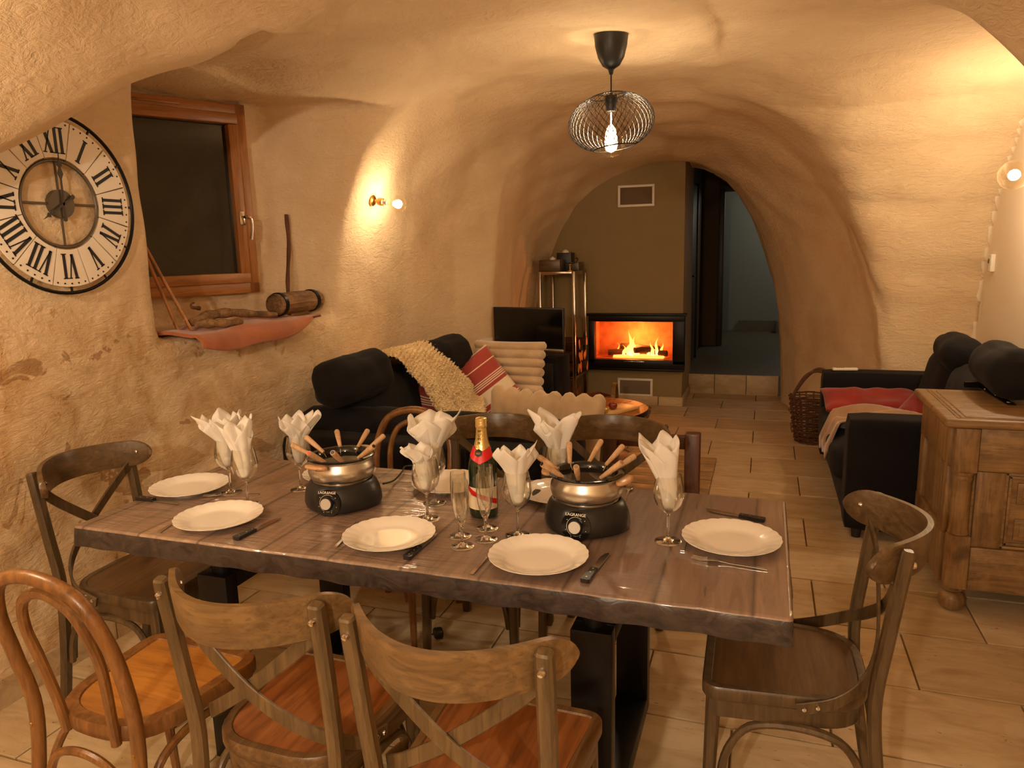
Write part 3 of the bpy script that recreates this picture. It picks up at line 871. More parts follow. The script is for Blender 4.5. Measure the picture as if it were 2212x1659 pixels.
# local: x along the window (+ = far side), -y into the room
f = MB(); t = .062
f.rbox((0, 0, Hh - t / 2), (WW, .07, t), .006); f.rbox((0, 0, .03), (WW, .07, .06), .006)
f.rbox((-WW / 2 + t / 2, 0, Hh / 2), (t, .07, Hh - 2 * t), .006)
f.build('window_frame', M_W_LARCH, win)
MB().rbox((WW / 2 - .03, 0, Hh / 2), (.06, .07, Hh), .006).build('window_post', M_W_LARCHZ, win)
s = MB(); q = .055
sx0, sx1, sz0, sz1 = -WW / 2 + .05, WW / 2 - .05, .055, Hh - .05
s.rbox(((sx0 + sx1) / 2, -.02, sz1 - q / 2), (sx1 - sx0, .06, q), .007); s.rbox(((sx0 + sx1) / 2, -.02, sz0 + q / 2), (sx1 - sx0, .06, q), .007)
sash = s.build('window_sash', M_W_LARCH, win)
s = MB(); s.rbox((sx0 + q / 2, -.02, Hh / 2), (q, .06, sz1 - sz0 - 2 * q + .004), .007); s.rbox((sx1 - q / 2, -.02, Hh / 2), (q, .06, sz1 - sz0 - 2 * q + .004), .007)
s.build('window_stile', M_W_LARCHZ, win)
M_WGLASS = plain('night_glass', (.012, .013, .012, 1), .03, 0, .8)
MB().box((0, .0, Hh / 2), (sx1 - sx0 - 2 * q + .02, .006, sz1 - sz0 - 2 * q + .02)).build('window_pane', M_WGLASS, win, 0)
MB().rbox((-.06, -.036, Hh - .028), (.24, .012, .014), .005).build('trickle_vent', M_W_LARCH, win)
hz = .40
h = MB(); h.rbox((sx1 - .025, -.055, hz), (.03, .012, .075), .005)
h.tube(smooth_path([(sx1 - .025, -.055, hz + .006), (sx1 - .022, -.10, hz + .004), (sx1 + .0, -.108, hz - .005), (sx1 + .004, -.106, hz - .05), (sx1 - .006, -.104, hz - .115)], 5), .0085, 8)
h.build('window_handle', M_CHROME, win)

# ------------------------------------------------------------------ wall clock
M_CWHITE = plain('enamel_white', lin((232, 222, 204)), .45)
M_CINK = plain('clock_ink', lin((24, 20, 24)), .6)
M_CGREY = plain('aged_zinc', lin((92, 80, 64)), .5, .5)
CR = .315
ck = thing('wall_clock', 'large round openwork wall clock with black Roman numerals on white plates', 'clock', (-2.375, 2.02, 1.745), 0)
# local: face plane YZ, x out of the wall; seen from the room +y is to the right
def cl(rad, th, x=0.0): return (x, rad * math.sin(th), rad * math.cos(th))
MB().tube([cl(CR, 2 * PI * k / 72, .012) for k in range(72)], .0065, 8, True).build('outer_ring', M_BLACK, ck)
MB().tube([cl(.150, 2 * PI * k / 60, .010) for k in range(60)], .0055, 6, True).build('inner_ring', M_CGREY, ck)
ROM = ['XII', 'I', 'II', 'III', 'IIII', 'V', 'VI', 'VII', 'VIII', 'IX', 'X', 'XI']
SHOW = ['XII', 'I', 'II', 'III', 'IV', 'V', 'VI', 'VII', 'VIII', 'IX', 'X', 'XI']
def stroke(mb, u0, v0, u1, v1, w_, th, r0, sc):
    """stroke in plate coords (u across, v outward)"""
    du, dv = u1 - u0, v1 - v0; L_ = math.hypot(du, dv); nu, nv = -dv / L_ * w_ / 2, du / L_ * w_ / 2
    pts = [(u0 + nu, v0 + nv), (u0 - nu, v0 - nv), (u1 - nu, v1 - nv), (u1 + nu, v1 + nv)]
    ct, sn = math.cos(th), math.sin(th)
    def W(u, v, x):
        y = v * sn + u * ct; z = v * ct - u * sn
        return (x, y, z)
    vs = [W(u, v, .0155) for u, v in pts] + [W(u, v, .0172) for u, v in pts]
    mb.add(vs, [(0, 1, 2, 3), (4, 5, 6, 7), (0, 1, 5, 4), (1, 2, 6, 5), (2, 3, 7, 6), (3, 0, 4, 7)])
for k in range(12):
    th = k * PI / 6
    # trapezium plate between the rings
    pm = MB(); ri, ro, da = .160, .292, PI / 12 * .965
    nn = 6
    inner = [(ri, th - da + 2 * da * i / nn) for i in range(nn + 1)]; outer = [(ro, th + da - 2 * da * i / nn) for i in range(nn + 1)]
    ring = inner + outer
    vs = [cl(r_, t_, .011) for r_, t_ in ring] + [cl(r_, t_, .0155) for r_, t_ in ring]; N_ = len(ring)
    pm.add(vs, [tuple(range(N_)), tuple(range(N_, 2 * N_))] + [(i, (i + 1) % N_, N_ + (i + 1) % N_, N_ + i) for i in range(N_)])
    pl = pm.build('plate', M_CWHITE, ck, 0)
    # numeral, foot towards the centre
    g = MB(); txt = SHOW[k]; v0, v1 = .176, .262
    wd = {'I': .023, 'V': .040, 'X': .040}; gap_ = .0
    tot = sum(wd[c_] for c_ in txt); u = -tot / 2
    for c_ in txt:
        w_ = wd[c_]; cu_ = u + w_ / 2
        if c_ == 'I':
            stroke(g, cu_, v0, cu_, v1, .011, th, 0, 1); stroke(g, cu_ - .010, v0, cu_ + .010, v0, .004, th, 0, 1); stroke(g, cu_ - .010, v1, cu_ + .010, v1, .004, th, 0, 1)
        elif c_ == 'V':
            stroke(g, cu_ - .013, v1, cu_, v0, .011, th, 0, 1); stroke(g, cu_ + .013, v1, cu_, v0, .004, th, 0, 1)
            stroke(g, cu_ - .022, v1, cu_ - .004, v1, .004, th, 0, 1); stroke(g, cu_ + .006, v1, cu_ + .019, v1, .004, th, 0, 1)
        else:
            stroke(g, cu_ - .013, v1, cu_ + .013, v0, .011, th, 0, 1); stroke(g, cu_ + .013, v1, cu_ - .013, v0, .004, th, 0, 1)
            for vv in (v0, v1): stroke(g, cu_ - .020, vv, cu_ - .006, vv, .004, th, 0, 1); stroke(g, cu_ + .006, vv, cu_ + .020, vv, .004, th, 0, 1)
        u += w_
    for i in range(5):
        tt = th - da * .8 + da * .4 * i
        uu, vv = 0, .280
        p0 = cl(.281, tt, .0160); g.lathe([(.0034, 0), (.0034, .001)], 8, Matrix.Translation(Vector(p0)) @ rotm('Y', PI / 2))
    g.build('numeral', M_CINK, pl, 0)
# spokes + struts
for k in range(12):
    th = (k + .5) * PI / 6
    MB().tube([cl(.150, th, .008), cl(.292, th, .008)], .003, 6).build('strut', M_CGREY, ck)
for k in range(12):
    th = k * PI / 6
    MB().tube([cl(.288, th, .010), cl(CR, th, .012)], .0045, 6).build('spacer', M_BLACK, ck)
for k in range(4):
    MB().tube([cl(.02, k * PI / 2, .008), cl(.150, k * PI / 2, .008)], .0042, 6).build('spoke', M_CGREY, ck)
MB().lathe([(0, 0), (.050, 0), (.050, .02), (0, .02)], 24, rotm('Y', PI / 2)).build('movement_disc', M_CGREY, ck)
def hand(name, th, L_, tail, w_):
    prof = [(-tail, .0), (-tail + .003, .007), (-tail + .012, .008), (-tail + .018, .003), (0, .004), (L_ * .45, .003), (L_ * .55, w_), (L_ * .66, .003), (L_ * .7, w_ * .9), (L_ * .8, .002), (L_, .0006)]
    ct, sn = math.cos(th), math.sin(th)
    up = [(a_, b_) for a_, b_ in prof]; dn = [(a_, -b_) for a_, b_ in prof[::-1]]
    ring = up + dn[1:-1] if prof[0][1] == 0 else up + dn
    m = MB(); N_ = len(ring)
    def W(v, u, x): return (x, v * sn + u * ct, v * ct - u * sn)
    m.add([W(a_, b_, .026) for a_, b_ in ring] + [W(a_, b_, .0285) for a_, b_ in ring], [tuple(range(N_)), tuple(range(N_, 2 * N_))] + [(i, (i + 1) % N_, N_ + (i + 1) % N_, N_ + i) for i in range(N_)])
    m.build(name, plain('clock_hand', lin((58, 48, 36)), .5, .3), ck, 0)
hand('minute_hand', math.radians(1), .190, .062, .011)
hand('hour_hand', math.radians(237), .105, .055, .011)
ck.location.x = wx(2.02, 1.6) + .012
# ------------------------------------------------------------------ lamps
def point(name, p, e, col=WARM, r=.03):
    ld = bpy.data.lights.new(name, 'POINT'); ld.energy = e; ld.color = col; ld.shadow_soft_size = r
    o = bpy.data.objects.new(name, ld); COL.objects.link(o); o.location = Vector([float(a) for a in p]); return o
M_FIL = plain('filament', (1, .8, .5, 1), .5, emit=(1, .74, .36), es=60)
def bulb_parts(t, M, R=.05, neck=.075):
    """globe bulb; local +z of M runs from socket to globe tip"""
    prof = [(.0135, .0), (.0145, .012), (.020, .028)]
    cz = neck
    for k in range(13):
        q = math.radians(140 - 140 * k / 12)
        prof.append((max(R * math.sin(q), 1e-5) if k < 12 else 1e-5, cz - R * math.cos(PI - q) * -1 if False else cz + R * math.cos(q)))
    MB().lathe(prof, 28, M).build('bulb', M_BULB, t)
    fm = MB()
    for k in range(6):
        a = 2 * PI * k / 6
        fm.tube([(.007 * math.cos(a), .007 * math.sin(a), cz - .022), (.013 * math.cos(a), .013 * math.sin(a), cz + .018)], .0022, 6, M=M)
    fm.build('filament', M_FIL, t)
def dir_matrix(p, d):
    z = Vector(d).normalized(); x = z.orthogonal().normalized(); y = z.cross(x)
    m = Matrix.Identity(4)
    for i in range(3): m[i][0], m[i][1], m[i][2] = x[i], y[i], z[i]
    m.translation = Vector(p); return m
def sconce(base, d, label, power, R=.05):
    t = thing('wall_sconce', label, 'lamp', base, 0, 'bare bulb wall sconces')
    M = dir_matrix((0, 0, 0), d)
    MB().lathe([(0, -.01), (.030, -.01), (.032, .004), (.022, .012), (.012, .016)], 24, M).build('rosette', M_BRASS, t)
    MB().lathe([(.010, .012), (.010, .03), (.021, .034), (.023, .05), (.021, .066), (.014, .07)], 24, M).build('socket', M_BRASS, t)
    MB().lathe([(.0135, .068), (.0145, .072), (.0135, .078), (.0145, .084), (.0135, .09)], 20, M).build('screw_cap', M_STEEL, t)
    bulb_parts(t, M @ Matrix.Translation((0, 0, .088)), R, .025 + R)
    p = Vector([float(a) for a in base]) + Vector(d).normalized() * (.113 + R)
    point('sconce_light', p, power)
    return t
b1 = hit_wall(803, 433)
n1 = wall_normal(b1)
# the left sconce points into the room, slightly down
tgt = CAM + ray(846, 439) * (np.linalg.norm(b1 - CAM) - .06)
d1 = (tgt - b1) / np.linalg.norm(tgt - b1)
sconce(b1 + d1 * .008, d1, 'brass wall sconce with clear globe bulb beside the window recess', P_SC_L)
tip = CAM + ray(2180, 379) * 4.62
b2 = np.array([1.358, tip[1] - .02, tip[2] + .012])     # on the flat white wall
d2 = (tip - b2) / np.linalg.norm(tip - b2)
b2 = tip - d2 * np.linalg.norm(tip - b2)
sconce(b2, d2, 'brass wall sconce with clear globe bulb on the white wall above the sofa', P_SC_R, .074)
# its twin on the near left pier, just out of the picture
b3 = np.array([wx(.95, 1.78), .95, 1.78]); n3 = wall_normal(b3)
sconce(b3, n3, 'brass wall sconce with clear globe bulb on the pier before the clock wall', P_SC_N)

def pendant(x, y, label, power, lcol=WARM):
    zc = ceil_z(x, y)
    t = thing('pendant_lamp', label, 'lamp', (x, y, zc), 0)
    rose = MB(); rose.lathe([(.076, .02), (.077, -.01), (.073, -.05), (.060, -.10), (.040, -.135), (.016, -.150), (.013, -.155), (.009, -.172), (.006, -.175)], 32)
    rose.build('ceiling_rose', M_BLACKP, t)
    MB().tube([(0, 0, -.17), (0, 0, -.262)], .0035, 8).build('cord', M_BLACKP, t)
    so = MB(); so.lathe([(.006, -.245), (.008, -.262), (.027, -.266), (.029, -.285), (.024, -.32), (.021, -.335)], 24); so.build('socket', M_BLACKP, t)
    # wire cage: two families of spiral wires, tilted a little
    T = trs((0, 0, -.385)) @ rotm('Y', math.radians(-7))
    def cage(q):
        # q 0 top ring .. 1 bottom ring
        a = math.radians(22 + (153 - 22) * q)
        return .200 * math.sin(a) ** .92, .128 * math.cos(a)
    wm = MB(); NW = 44
    for s_ in (1, -1):
        for k in range(NW):
            path = []
            for i in range(15):
                q = i / 14; r, z = cage(q); th = 2 * PI * k / NW + s_ * q * 1.05
                path.append((r * math.cos(th), r * math.sin(th), z))
            wm.tube(path, .0011, 4, M=T, cap=False)
    for q in (0, 1):
        r, z = cage(q); wm.tube([(r * math.cos(a), r * math.sin(a), z) for a in np.linspace(0, 2 * PI, 48, endpoint=False)], .0028, 6, True, M=T)
    r, z = cage(0)
    for k in range(3):
        a = 2 * PI * k / 3; wm.tube([(0, 0, z + .0), (r * math.cos(a), r * math.sin(a), z)], .002, 5, M=T)
    wm.build('wire_shade', M_BLACK, t)
    # drop-shaped clear bulb
    bp = MB(); bp.lathe([(.0135, -.33), (.016, -.35), (.022, -.372), (.045, -.41), (.060, -.44), (.066, -.47), (.062, -.50), (.048, -.525), (.025, -.538), (1e-5, -.541)], 32)
    bp.build('bulb', M_BULB, t)
    fm = MB()
    for k in range(6):
        a = 2 * PI * k / 6; fm.tube([(.006 * math.cos(a), .006 * math.sin(a), -.425), (.011 * math.cos(a), .011 * math.sin(a), -.495)], .0022, 6)
    fm.tube([(0, 0, -.34), (0, 0, -.42)], .003, 6)
    fm.build('filament', M_FIL, t)
    point('pendant_light', (x, y, zc - .46), power, lcol, .035)
rp = CAM + ray(1320, 92) * 3.72
pendant(rp[0], rp[1], 'black wire cage pendant lamp with glowing bulb hanging over the room', P_PENDANT)
pendant(-.5, -1.3, 'added unseen wire cage pendant behind the camera, standing in for kitchen lights', P_REAR_FILL, NEUTRAL)  # pendant added out of view, stands in for kitchen lights as front fill
# ------------------------------------------------------------------ dining table with printed oilcloth
TX0, TX1, TY0, TY1, TZ = -1.975, .082, 1.567, 2.348, .75
tb = thing('dining_table', 'long dining table on black steel hoop legs under a plank printed oilcloth', 'table', ((TX0 + TX1) / 2, (TY0 + TY1) / 2, 0))
ox, oy = (TX0 + TX1) / 2, (TY0 + TY1) / 2
LX, LY = TX1 - TX0, TY1 - TY0
MB().rbox((0, 0, TZ - .0335), (LX - .006, LY - .006, .063), .006).build('tabletop', M_W_DSEAT, tb)
lw_, lt_ = .105, .05
ya, yb2 = 1.655 - oy, 2.262 - oy
for lx in (-.378, -1.53):
    x = lx - ox
    z1 = .615
    for y in (ya, yb2):
        MB().rbox((x, y, z1 / 2 + .0), (lw_, lt_, z1 - .002), .004).build('leg', M_BLACK, tb)
    MB().rbox((x, (ya + yb2) / 2, .027), (lw_, yb2 - ya - lt_, .05), .004).build('foot_bar', M_BLACK, tb)
    MB().rbox((x, (ya + yb2) / 2, z1 - .026), (lw_, yb2 - ya - lt_, .05), .004).build('top_bar', M_BLACK, tb)
    for y in (ya + .03, yb2 - .03):
        MB().lathe([(.032, z1 - .002), (.032, TZ - .064)], 20, Matrix.Translation((x, y, 0))).build('spacer', M_BLACK, tb)
# oilcloth: sheet with rounded hem, thickness of its own
oc = MB()
e = .004
def hemline(u, z, out, wav):
    return None
top = round_poly([(TX0, TY0), (TX1, TY0), (TX1, TY1), (TX0, TY1)], .014, 4)
M_ = len(top)
per = []
acc_ = 0
for i, p in enumerate(top):
    per.append(acc_); q = top[(i + 1) % M_]; acc_ += math.hypot(q[0] - p[0], q[1] - p[1])
# resample the outline finely
ol = []
for i, p in enumerate(top):
    q = top[(i + 1) % M_]; d = math.hypot(q[0] - p[0], q[1] - p[1]); n_ = max(1, int(d / .02))
    for k in range(n_): ol.append((p[0] + (q[0] - p[0]) * k / n_, p[1] + (q[1] - p[1]) * k / n_))
N_ = len(ol)
def outward(i):
    a = Vector(ol[i - 1]); b = Vector(ol[(i + 1) % N_]); t = (b - a).normalized(); return Vector((t.y, -t.x))
rings = []
for (off, z, wv) in ((-.006, TZ + .0005, 0), (-.001, TZ - .0015, 0), (.002, TZ - .006, .0005), (.003, TZ - .030, .002), (.004, TZ - .062, .004), (.0032, TZ - .064, .004), (.0015, TZ - .060, .004), (.0005, TZ - .03, .002)):
    ring = []
    for i in range(N_):
        o_ = outward(i); w_ = wv * (math.sin(i * .9) + .6 * math.sin(i * .37 + 1))
        ring.append((ol[i][0] + o_.x * (off + w_), ol[i][1] + o_.y * (off + w_), z))
    rings.append(ring)
oc.loft(rings, cap=False)
oc.add([(p[0], p[1], p[2]) for p in rings[0]], [tuple(range(N_))])
me = oc.mesh('oilcloth', M_OIL, 40)
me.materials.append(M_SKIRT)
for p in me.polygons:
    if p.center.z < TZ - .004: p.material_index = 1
clo = bpy.data.objects.new('tablecloth', me); COL.objects.link(clo)
tag(clo, 'glossy grey brown plank printed oilcloth covering the dining table', 'tablecloth')

# ------------------------------------------------------------------ cross-back chairs
def seat_poly(wf, wb, yf, yb, rf=.05, rb=.13):
    return round_poly([(-wb, yb), (wb, yb), (wf, yf), (-wf, yf)], [rb, rb, rf, rf], 8)
def offset_poly(poly, d):
    n = len(poly); out = []
    for i in range(n):
        a, p, b = Vector(poly[i - 1]), Vector(poly[i]), Vector(poly[(i + 1) % n])
        t = (b - a)
        if t.length < 1e-9: t = Vector((1, 0))
        t.normalize(); out.append((p.x - t.y * d, p.y + t.x * d))
    return out
def make_seat(t, poly, z, m_rim, m_panel, th=.036, inset=.022):
    n = len(poly)
    i1 = offset_poly(poly, .004); i2 = offset_poly(poly, inset); i3 = offset_poly(poly, inset + .004)
    R_ = lambda pl, zz: [(x, y, zz) for x, y in pl]
    m = MB(); m.loft([R_(offset_poly(poly, .02), z - th), R_(offset_poly(poly, .004), z - th), R_(poly, z - th + .006), R_(poly, z - .006), R_(i1, z), R_(i2, z), R_(i3, z - .005), R_(offset_poly(poly, inset + .012), z - .006)])
    m.build('seat_rim', m_rim, t)
    MB().prism(offset_poly(poly, inset + .0035), z - .012, z - .0035).build('seat', m_panel, t)
def make_cross_chair(label, mats, group):
    mr, mp, ms, mrim = mats
    t = thing('cross_back_chair', label, 'chair', (0, 0, 0), 0, group)
    Z = .462
    poly = seat_poly(.205, .175, .195, -.205)
    make_seat(t, poly, Z, mrim, ms)
    ap = MB(); o2 = offset_poly(poly, .012); o3 = offset_poly(poly, .030)
    R_ = lambda pl, zz: [(x, y, zz) for x, y in pl]
    ap.loft([R_(o2, Z - .036), R_(o2, Z - .085), R_(o3, Z - .085), R_(o3, Z - .036)], cap=False); ap.build('apron', mrim, t)
    for s in (-1, 1):
        path = smooth_path([(s * .186, -.262, 0), (s * .184, -.225, .22), (s * .186, -.200, .46), (s * .193, -.217, .65), (s * .1975, -.243, .862)], 5)
        m = MB(); nn = len(path); m.strap(path + [path[-1] + Vector((0, -.001, .005))], [.034] * (nn - 1) + [.032, .024], [.030] * (nn - 1) + [.028, .020], (1, 0, 0)); m.build('back_post', mp, t)
        m = MB(); m.strap([(s * .176, .180, 0), (s * .172, .172, .2), (s * .168, .165, Z - .03)], [.026, .032, .038], [.026, .032, .038], (1, 0, 0)); m.build('leg', mp, t)
        # bolt through the post top
        for yb_, d in ((-.262, -1),):
            MB().lathe([(0, .006), (.006, .005), (.0085, 0), (.0085, -.004)], 12, Matrix.Translation((s * .1955, -.257, .832)) @ rotm('X', PI / 2)).build('bolt', M_CHROME, t)
        MB().lathe([(0, .006), (.006, .005), (.0085, 0), (.0085, -.004)], 12, Matrix.Translation((s * .1955, -.1965, .832)) @ rotm('X', -PI / 2)).build('bolt', M_CHROME, t)
    # curved top rail
    rings = []; K = 40
    for i in range(K + 1):
        u = -math.cos(PI * i / K); x = u * .232
        y = -.206 - .112 * (1 - (u / .845) ** 2)
        endr = math.sqrt(max(0, 1 - max(0, (abs(u) - .80) / .20) ** 2))
        zc = .828; hh = (.046 + .003 * (1 - u * u)) * max(.05, endr)
        dy = .224 * u / (.845 ** 2) / .232; nrm = Vector((-dy, 1)).normalized()
        # section leans back with the posts
        th_ = .0095
        sec = []
        for a_, b_ in ((-1, -.75), (-.7, -1), (.7, -1), (1, -.75), (1, .75), (.7, 1), (-.7, 1), (-1, .75)):
            zz = b_ * hh; sec.append((x + nrm.x * a_ * th_, y + nrm.y * a_ * th_ - zz * .12, zc + zz))
        rings.append(sec)
    MB().loft(rings).build('top_rail', mr, t)
    # the two crossing bent straps
    for s in (-1, 1):
        pts = [(-s * .186, -.218, .795), (-s * .12, -.232, .735), (s * .0, -.232 - s * .006, .635), (s * .10, -.214 - s * .004, .562), (s * .165, -.176, .512), (s * .200, -.115, .470), (s * .2085, -.03, .442)]
        path = smooth_path(pts, 6); nn = len(path)
        sd = []
        for i in range(nn):
            tt = (path[min(i + 1, nn - 1)] - path[max(i - 1, 0)]).normalized()
            q = i / (nn - 1); outn = Vector((s * q ** 2, -(1 - q ** 2), 0)).normalized()
            sd.append(tuple(outn.cross(tt)))
        MB().strap(path, .032, .008, sd).build('cross_strap', mp, t)
        for yy, zz in ((-.045, .4475), (-.075, .457)):
            MB().lathe([(0, .004), (.005, .003), (.0065, 0), (.0065, -.006)], 10, Matrix.Translation((s * .2135, yy, zz)) @ rotm('Y', s * PI / 2)).build('screw', M_CHROME, t)
    # bent arches under the seat
    def arch(p, q, name='brace'):
        p, q = Vector(p), Vector(q); d = q - p
        pts = [p + Vector((0, 0, 0)), p + d * .05 + Vector((0, 0, .09)), p + d * .2 + Vector((0, 0, .165)), p + d * .5 + Vector((0, 0, .185)), p + d * .8 + Vector((0, 0, .165)), p + d * .95 + Vector((0, 0, .09)), q]
        MB().tube(smooth_path(pts, 5), .011, 8).build(name, mp, t)
    for s in (-1, 1): arch((s * .176, .145, .19), (s * .184, -.200, .19))
    arch((-.150, .168, .19), (.150, .168, .19)); arch((-.165, -.215, .19), (.165, -.215, .19))
    return t
GRP = 'cross back chairs around the dining table'
MA = (M_W_RAIL, M_W_POST, M_W_SEAT, M_W_RIM); MD = (M_W_DRAIL, M_W_DPOST, M_W_DSEAT, M_W_DPOST)
ch = make_cross_chair('brown cross back chair between the golden bentwood chair and its twin', MA, GRP)
ch.location = (-1.015, 1.392, 0); ch.rotation_euler = (0, 0, math.radians(-1))
dup(ch, 'brown cross back chair at the long side, before the plate next to the flutes', (-.529, 1.355, 0), math.radians(-1.5), GRP)
cd_ = make_cross_chair('dark brown cross back chair at the table head by the wooden chest', MD, GRP)
cd_.location = (.075, 1.925, 0); cd_.rotation_euler = (0, 0, math.radians(91))
dup(cd_, 'dark brown cross back chair at the table head under the wall clock', (-2.015, 1.872, 0), math.radians(-88), GRP)
dup(cd_, 'dark brown cross back chair on the sofa side, behind the champagne bottle', (-.992, 2.475, 0), math.radians(181), GRP)
dup(cd_, 'dark brown cross back chair on the sofa side, next to the wooden armchair', (-.552, 2.545, 0), math.radians(179), GRP)

# ------------------------------------------------------------------ bentwood chairs
def make_bent(label, group):
    t = thing('bentwood_chair', label, 'chair', (0, 0, 0), 0, group)
    Z = .462
    poly = seat_poly(.200, .165, .195, -.195, .07, .15)
    make_seat(t, poly, Z, M_W_BENT, M_W_BENTS, .04, .034)
    hoop = [(-.178, -.262, 0), (-.172, -.222, .25), (-.170, -.200, .46), (-.180, -.222, .62), (-.172, -.248, .74), (-.120, -.266, .835), (0, -.274, .868)]
    hoop = hoop + [(-x, y, z) for x, y, z in hoop[-2::-1]]
    hp = smooth_path(hoop, 6)
    MB().tube(hp, [.0165] * len(hp), 12).build('back_hoop', M_W_BENT, t)
    ih = [(-.082, -.188, .42), (-.088, -.196, .50), (-.104, -.214, .62), (-.106, -.234, .71), (-.075, -.250, .79), (0, -.257, .822)]
    ih = ih + [(-x, y, z) for x, y, z in ih[-2::-1]]
    ip = smooth_path(ih, 6)
    MB().tube(ip, .0125, 10).build('inner_hoop', M_W_BENT, t)
    for s in (-1, 1):
        MB().tube([(s * .178, .185, 0), (s * .168, .165, .22), (s * .160, .155, Z - .03)], [.012, .015, .018], 10).build('leg', M_W_BENT, t)
        MB().lathe([(0, .004), (.005, .003), (.006, 0), (.006, -.004)], 10, Matrix.Translation((s * .170, -.216, .43)) @ rotm('X', PI / 2)).build('screw', M_BRASS, t)
    def arch(p, q):
        p, q = Vector(p), Vector(q); d = q - p
        pts = [p, p + d * .05 + Vector((0, 0, .09)), p + d * .2 + Vector((0, 0, .170)), p + d * .5 + Vector((0, 0, .195)), p + d * .8 + Vector((0, 0, .170)), p + d * .95 + Vector((0, 0, .09)), q]
        MB().tube(smooth_path(pts, 5), .0105, 8).build('brace', M_W_BENT, t)
    for s in (-1, 1): arch((s * .160, .150, .20), (s * .166, -.205, .20))
    arch((-.145, .155, .20), (.145, .155, .20)); arch((-.150, -.215, .20), (.150, -.215, .20))
    return t
bc = make_bent('golden brown bentwood hoop chair with inset seat beside the stained wall', 'bentwood hoop chairs')
bc.location = (-1.485, 1.345, 0); bc.rotation_euler = (0, 0, math.radians(-3))
dup(bc, 'golden brown bentwood hoop chair with its back to the navy sofa', (-1.425, 2.535, 0), math.radians(180), 'bentwood hoop chairs')
# ------------------------------------------------------------------ place settings
# dinner plates with scalloped, fluted rims
def plate_mesh():
    m = MB(); R = .13; seg = 120
    prof = [(0, .0060, 0), (.060, .0060, 0), (.078, .0064, 0), (.088, .0095, .2), (.100, .0150, .5), (.114, .0190, .8), (.126, .0215, 1), (.1300, .0222, 1), (.1302, .0208, 1), (.127, .0190, 1), (.112, .0150, .8), (.096, .0100, .4), (.082, .0030, 0), (.080, 0, 0), (.074, 0, 0), (.072, .0022, 0), (0, .0022, 0)]
    def fn(p, q, i):
        k = prof[i][2]; lob = abs(math.sin(12 * q)) - .6
        r = prof[i][0] * (1 + .014 * k * lob); return (r * math.cos(q), r * math.sin(q), prof[i][1] + .0011 * k * lob)
    m.lathe([(r, z) for r, z, k in prof], seg, None, fn)
    return m
pm_ = plate_mesh().mesh('plate', M_PORC, 50)
def plate_at(x, y, label):
    o = bpy.data.objects.new('dinner_plate', pm_); COL.objects.link(o); o.location = (float(x), float(y), TZ + .0008); o.rotation_euler = (0, 0, x * 3)
    return tag(o, label, 'plate', 'white scalloped dinner plates')
PL = []
for (l, r, b, lab) in ((1056, 1270, 1242, 'white scalloped dinner plate in front of the champagne flutes, near table edge'),
                       (372, 568.7, 1146.5, 'white scalloped dinner plate before the golden bentwood chair by the wall'),
                       (740, 939, 1191, 'white scalloped dinner plate between the clock-side fondue pot and the flutes, near edge'),
                       (1473, 1690, 1201, 'white scalloped dinner plate with a fork lying along it at the table head'),
                       (323.5, 493, 1073, 'white scalloped dinner plate at the table head under the wall clock')):
    c = disc_centre(l, r, b, TZ + .0215, .128); PL.append(c)
    plate_at(c[0], c[1], lab)
far = [(745, 1013, 'white scalloped dinner plate half hidden behind the fondue pot near the clock wall'),
       (975, 1037, 'white scalloped dinner plate behind the champagne flutes on the sofa side'),
       (1225, 1040, 'white scalloped dinner plate hidden behind the fondue pot next to the bottle')]
for px, py, lab in far:
    c = atz(px, py, TZ + .02); PL.append(c); plate_at(c[0], min(c[1], TY1 - .145), lab)

# wine glasses: thin bowl, solid stem and foot
def stemmed(me, z):
    me.materials.append(M_GLASS_S)
    for p in me.polygons:
        if p.center.z < z: p.material_index = 1
    return me
def wine_mesh():
    p = [(0, .0), (.0355, .0), (.0365, .0012), (.034, .0026), (.020, .0052), (.008, .009), (.0042, .016), (.0036, .035), (.0036, .070), (.0048, .080), (.013, .086), (.026, .096), (.036, .110), (.0415, .128), (.0420, .140), (.0385, .165), (.0335, .190),
         (.0327, .190), (.0376, .165), (.0410, .140), (.0405, .128), (.035, .111), (.025, .0975), (.012, .0885), (0, .0865)]
    m = MB(); m.lathe(p, 40); return stemmed(m.mesh('wine_glass', M_GLASS, 60), .0845)
wg_ = wine_mesh()
def flute_mesh():
    p = [(0, 0), (.031, 0), (.032, .0012), (.029, .0026), (.016, .005), (.006, .010), (.0040, .018), (.0036, .050), (.0050, .062), (.0110, .072), (.0170, .090), (.0215, .115), (.0232, .140), (.0228, .165), (.0212, .190),
         (.0205, .190), (.0220, .165), (.0224, .140), (.0207, .115), (.0160, .091), (.010, .075), (0, .069)]
    m = MB(); m.lathe(p, 36); return stemmed(m.mesh('champagne_flute', M_GLASS, 60), .069)
fl_ = flute_mesh()
def stand(name, me, px, py, label, cat, group, zz=0.0008):
    c = atz(px, py, TZ)
    o = bpy.data.objects.new(name, me); COL.objects.link(o); o.location = (float(c[0]), float(c[1]), TZ + zz)
    return tag(o, label, cat, group)
for px, py, lab in ((993.8, 1159, 'empty champagne flute in the front pair, back left of the four by the bottle'),
                    (999, 1181, 'empty champagne flute standing closest to the table edge'),
                    (1052.5, 1142, 'empty champagne flute standing right against the champagne bottle'),
                    (1049.8, 1166, 'empty champagne flute just before the bottle label, between two others')):
    stand('champagne_flute', fl_, px, py, lab, 'flute', 'champagne flutes')

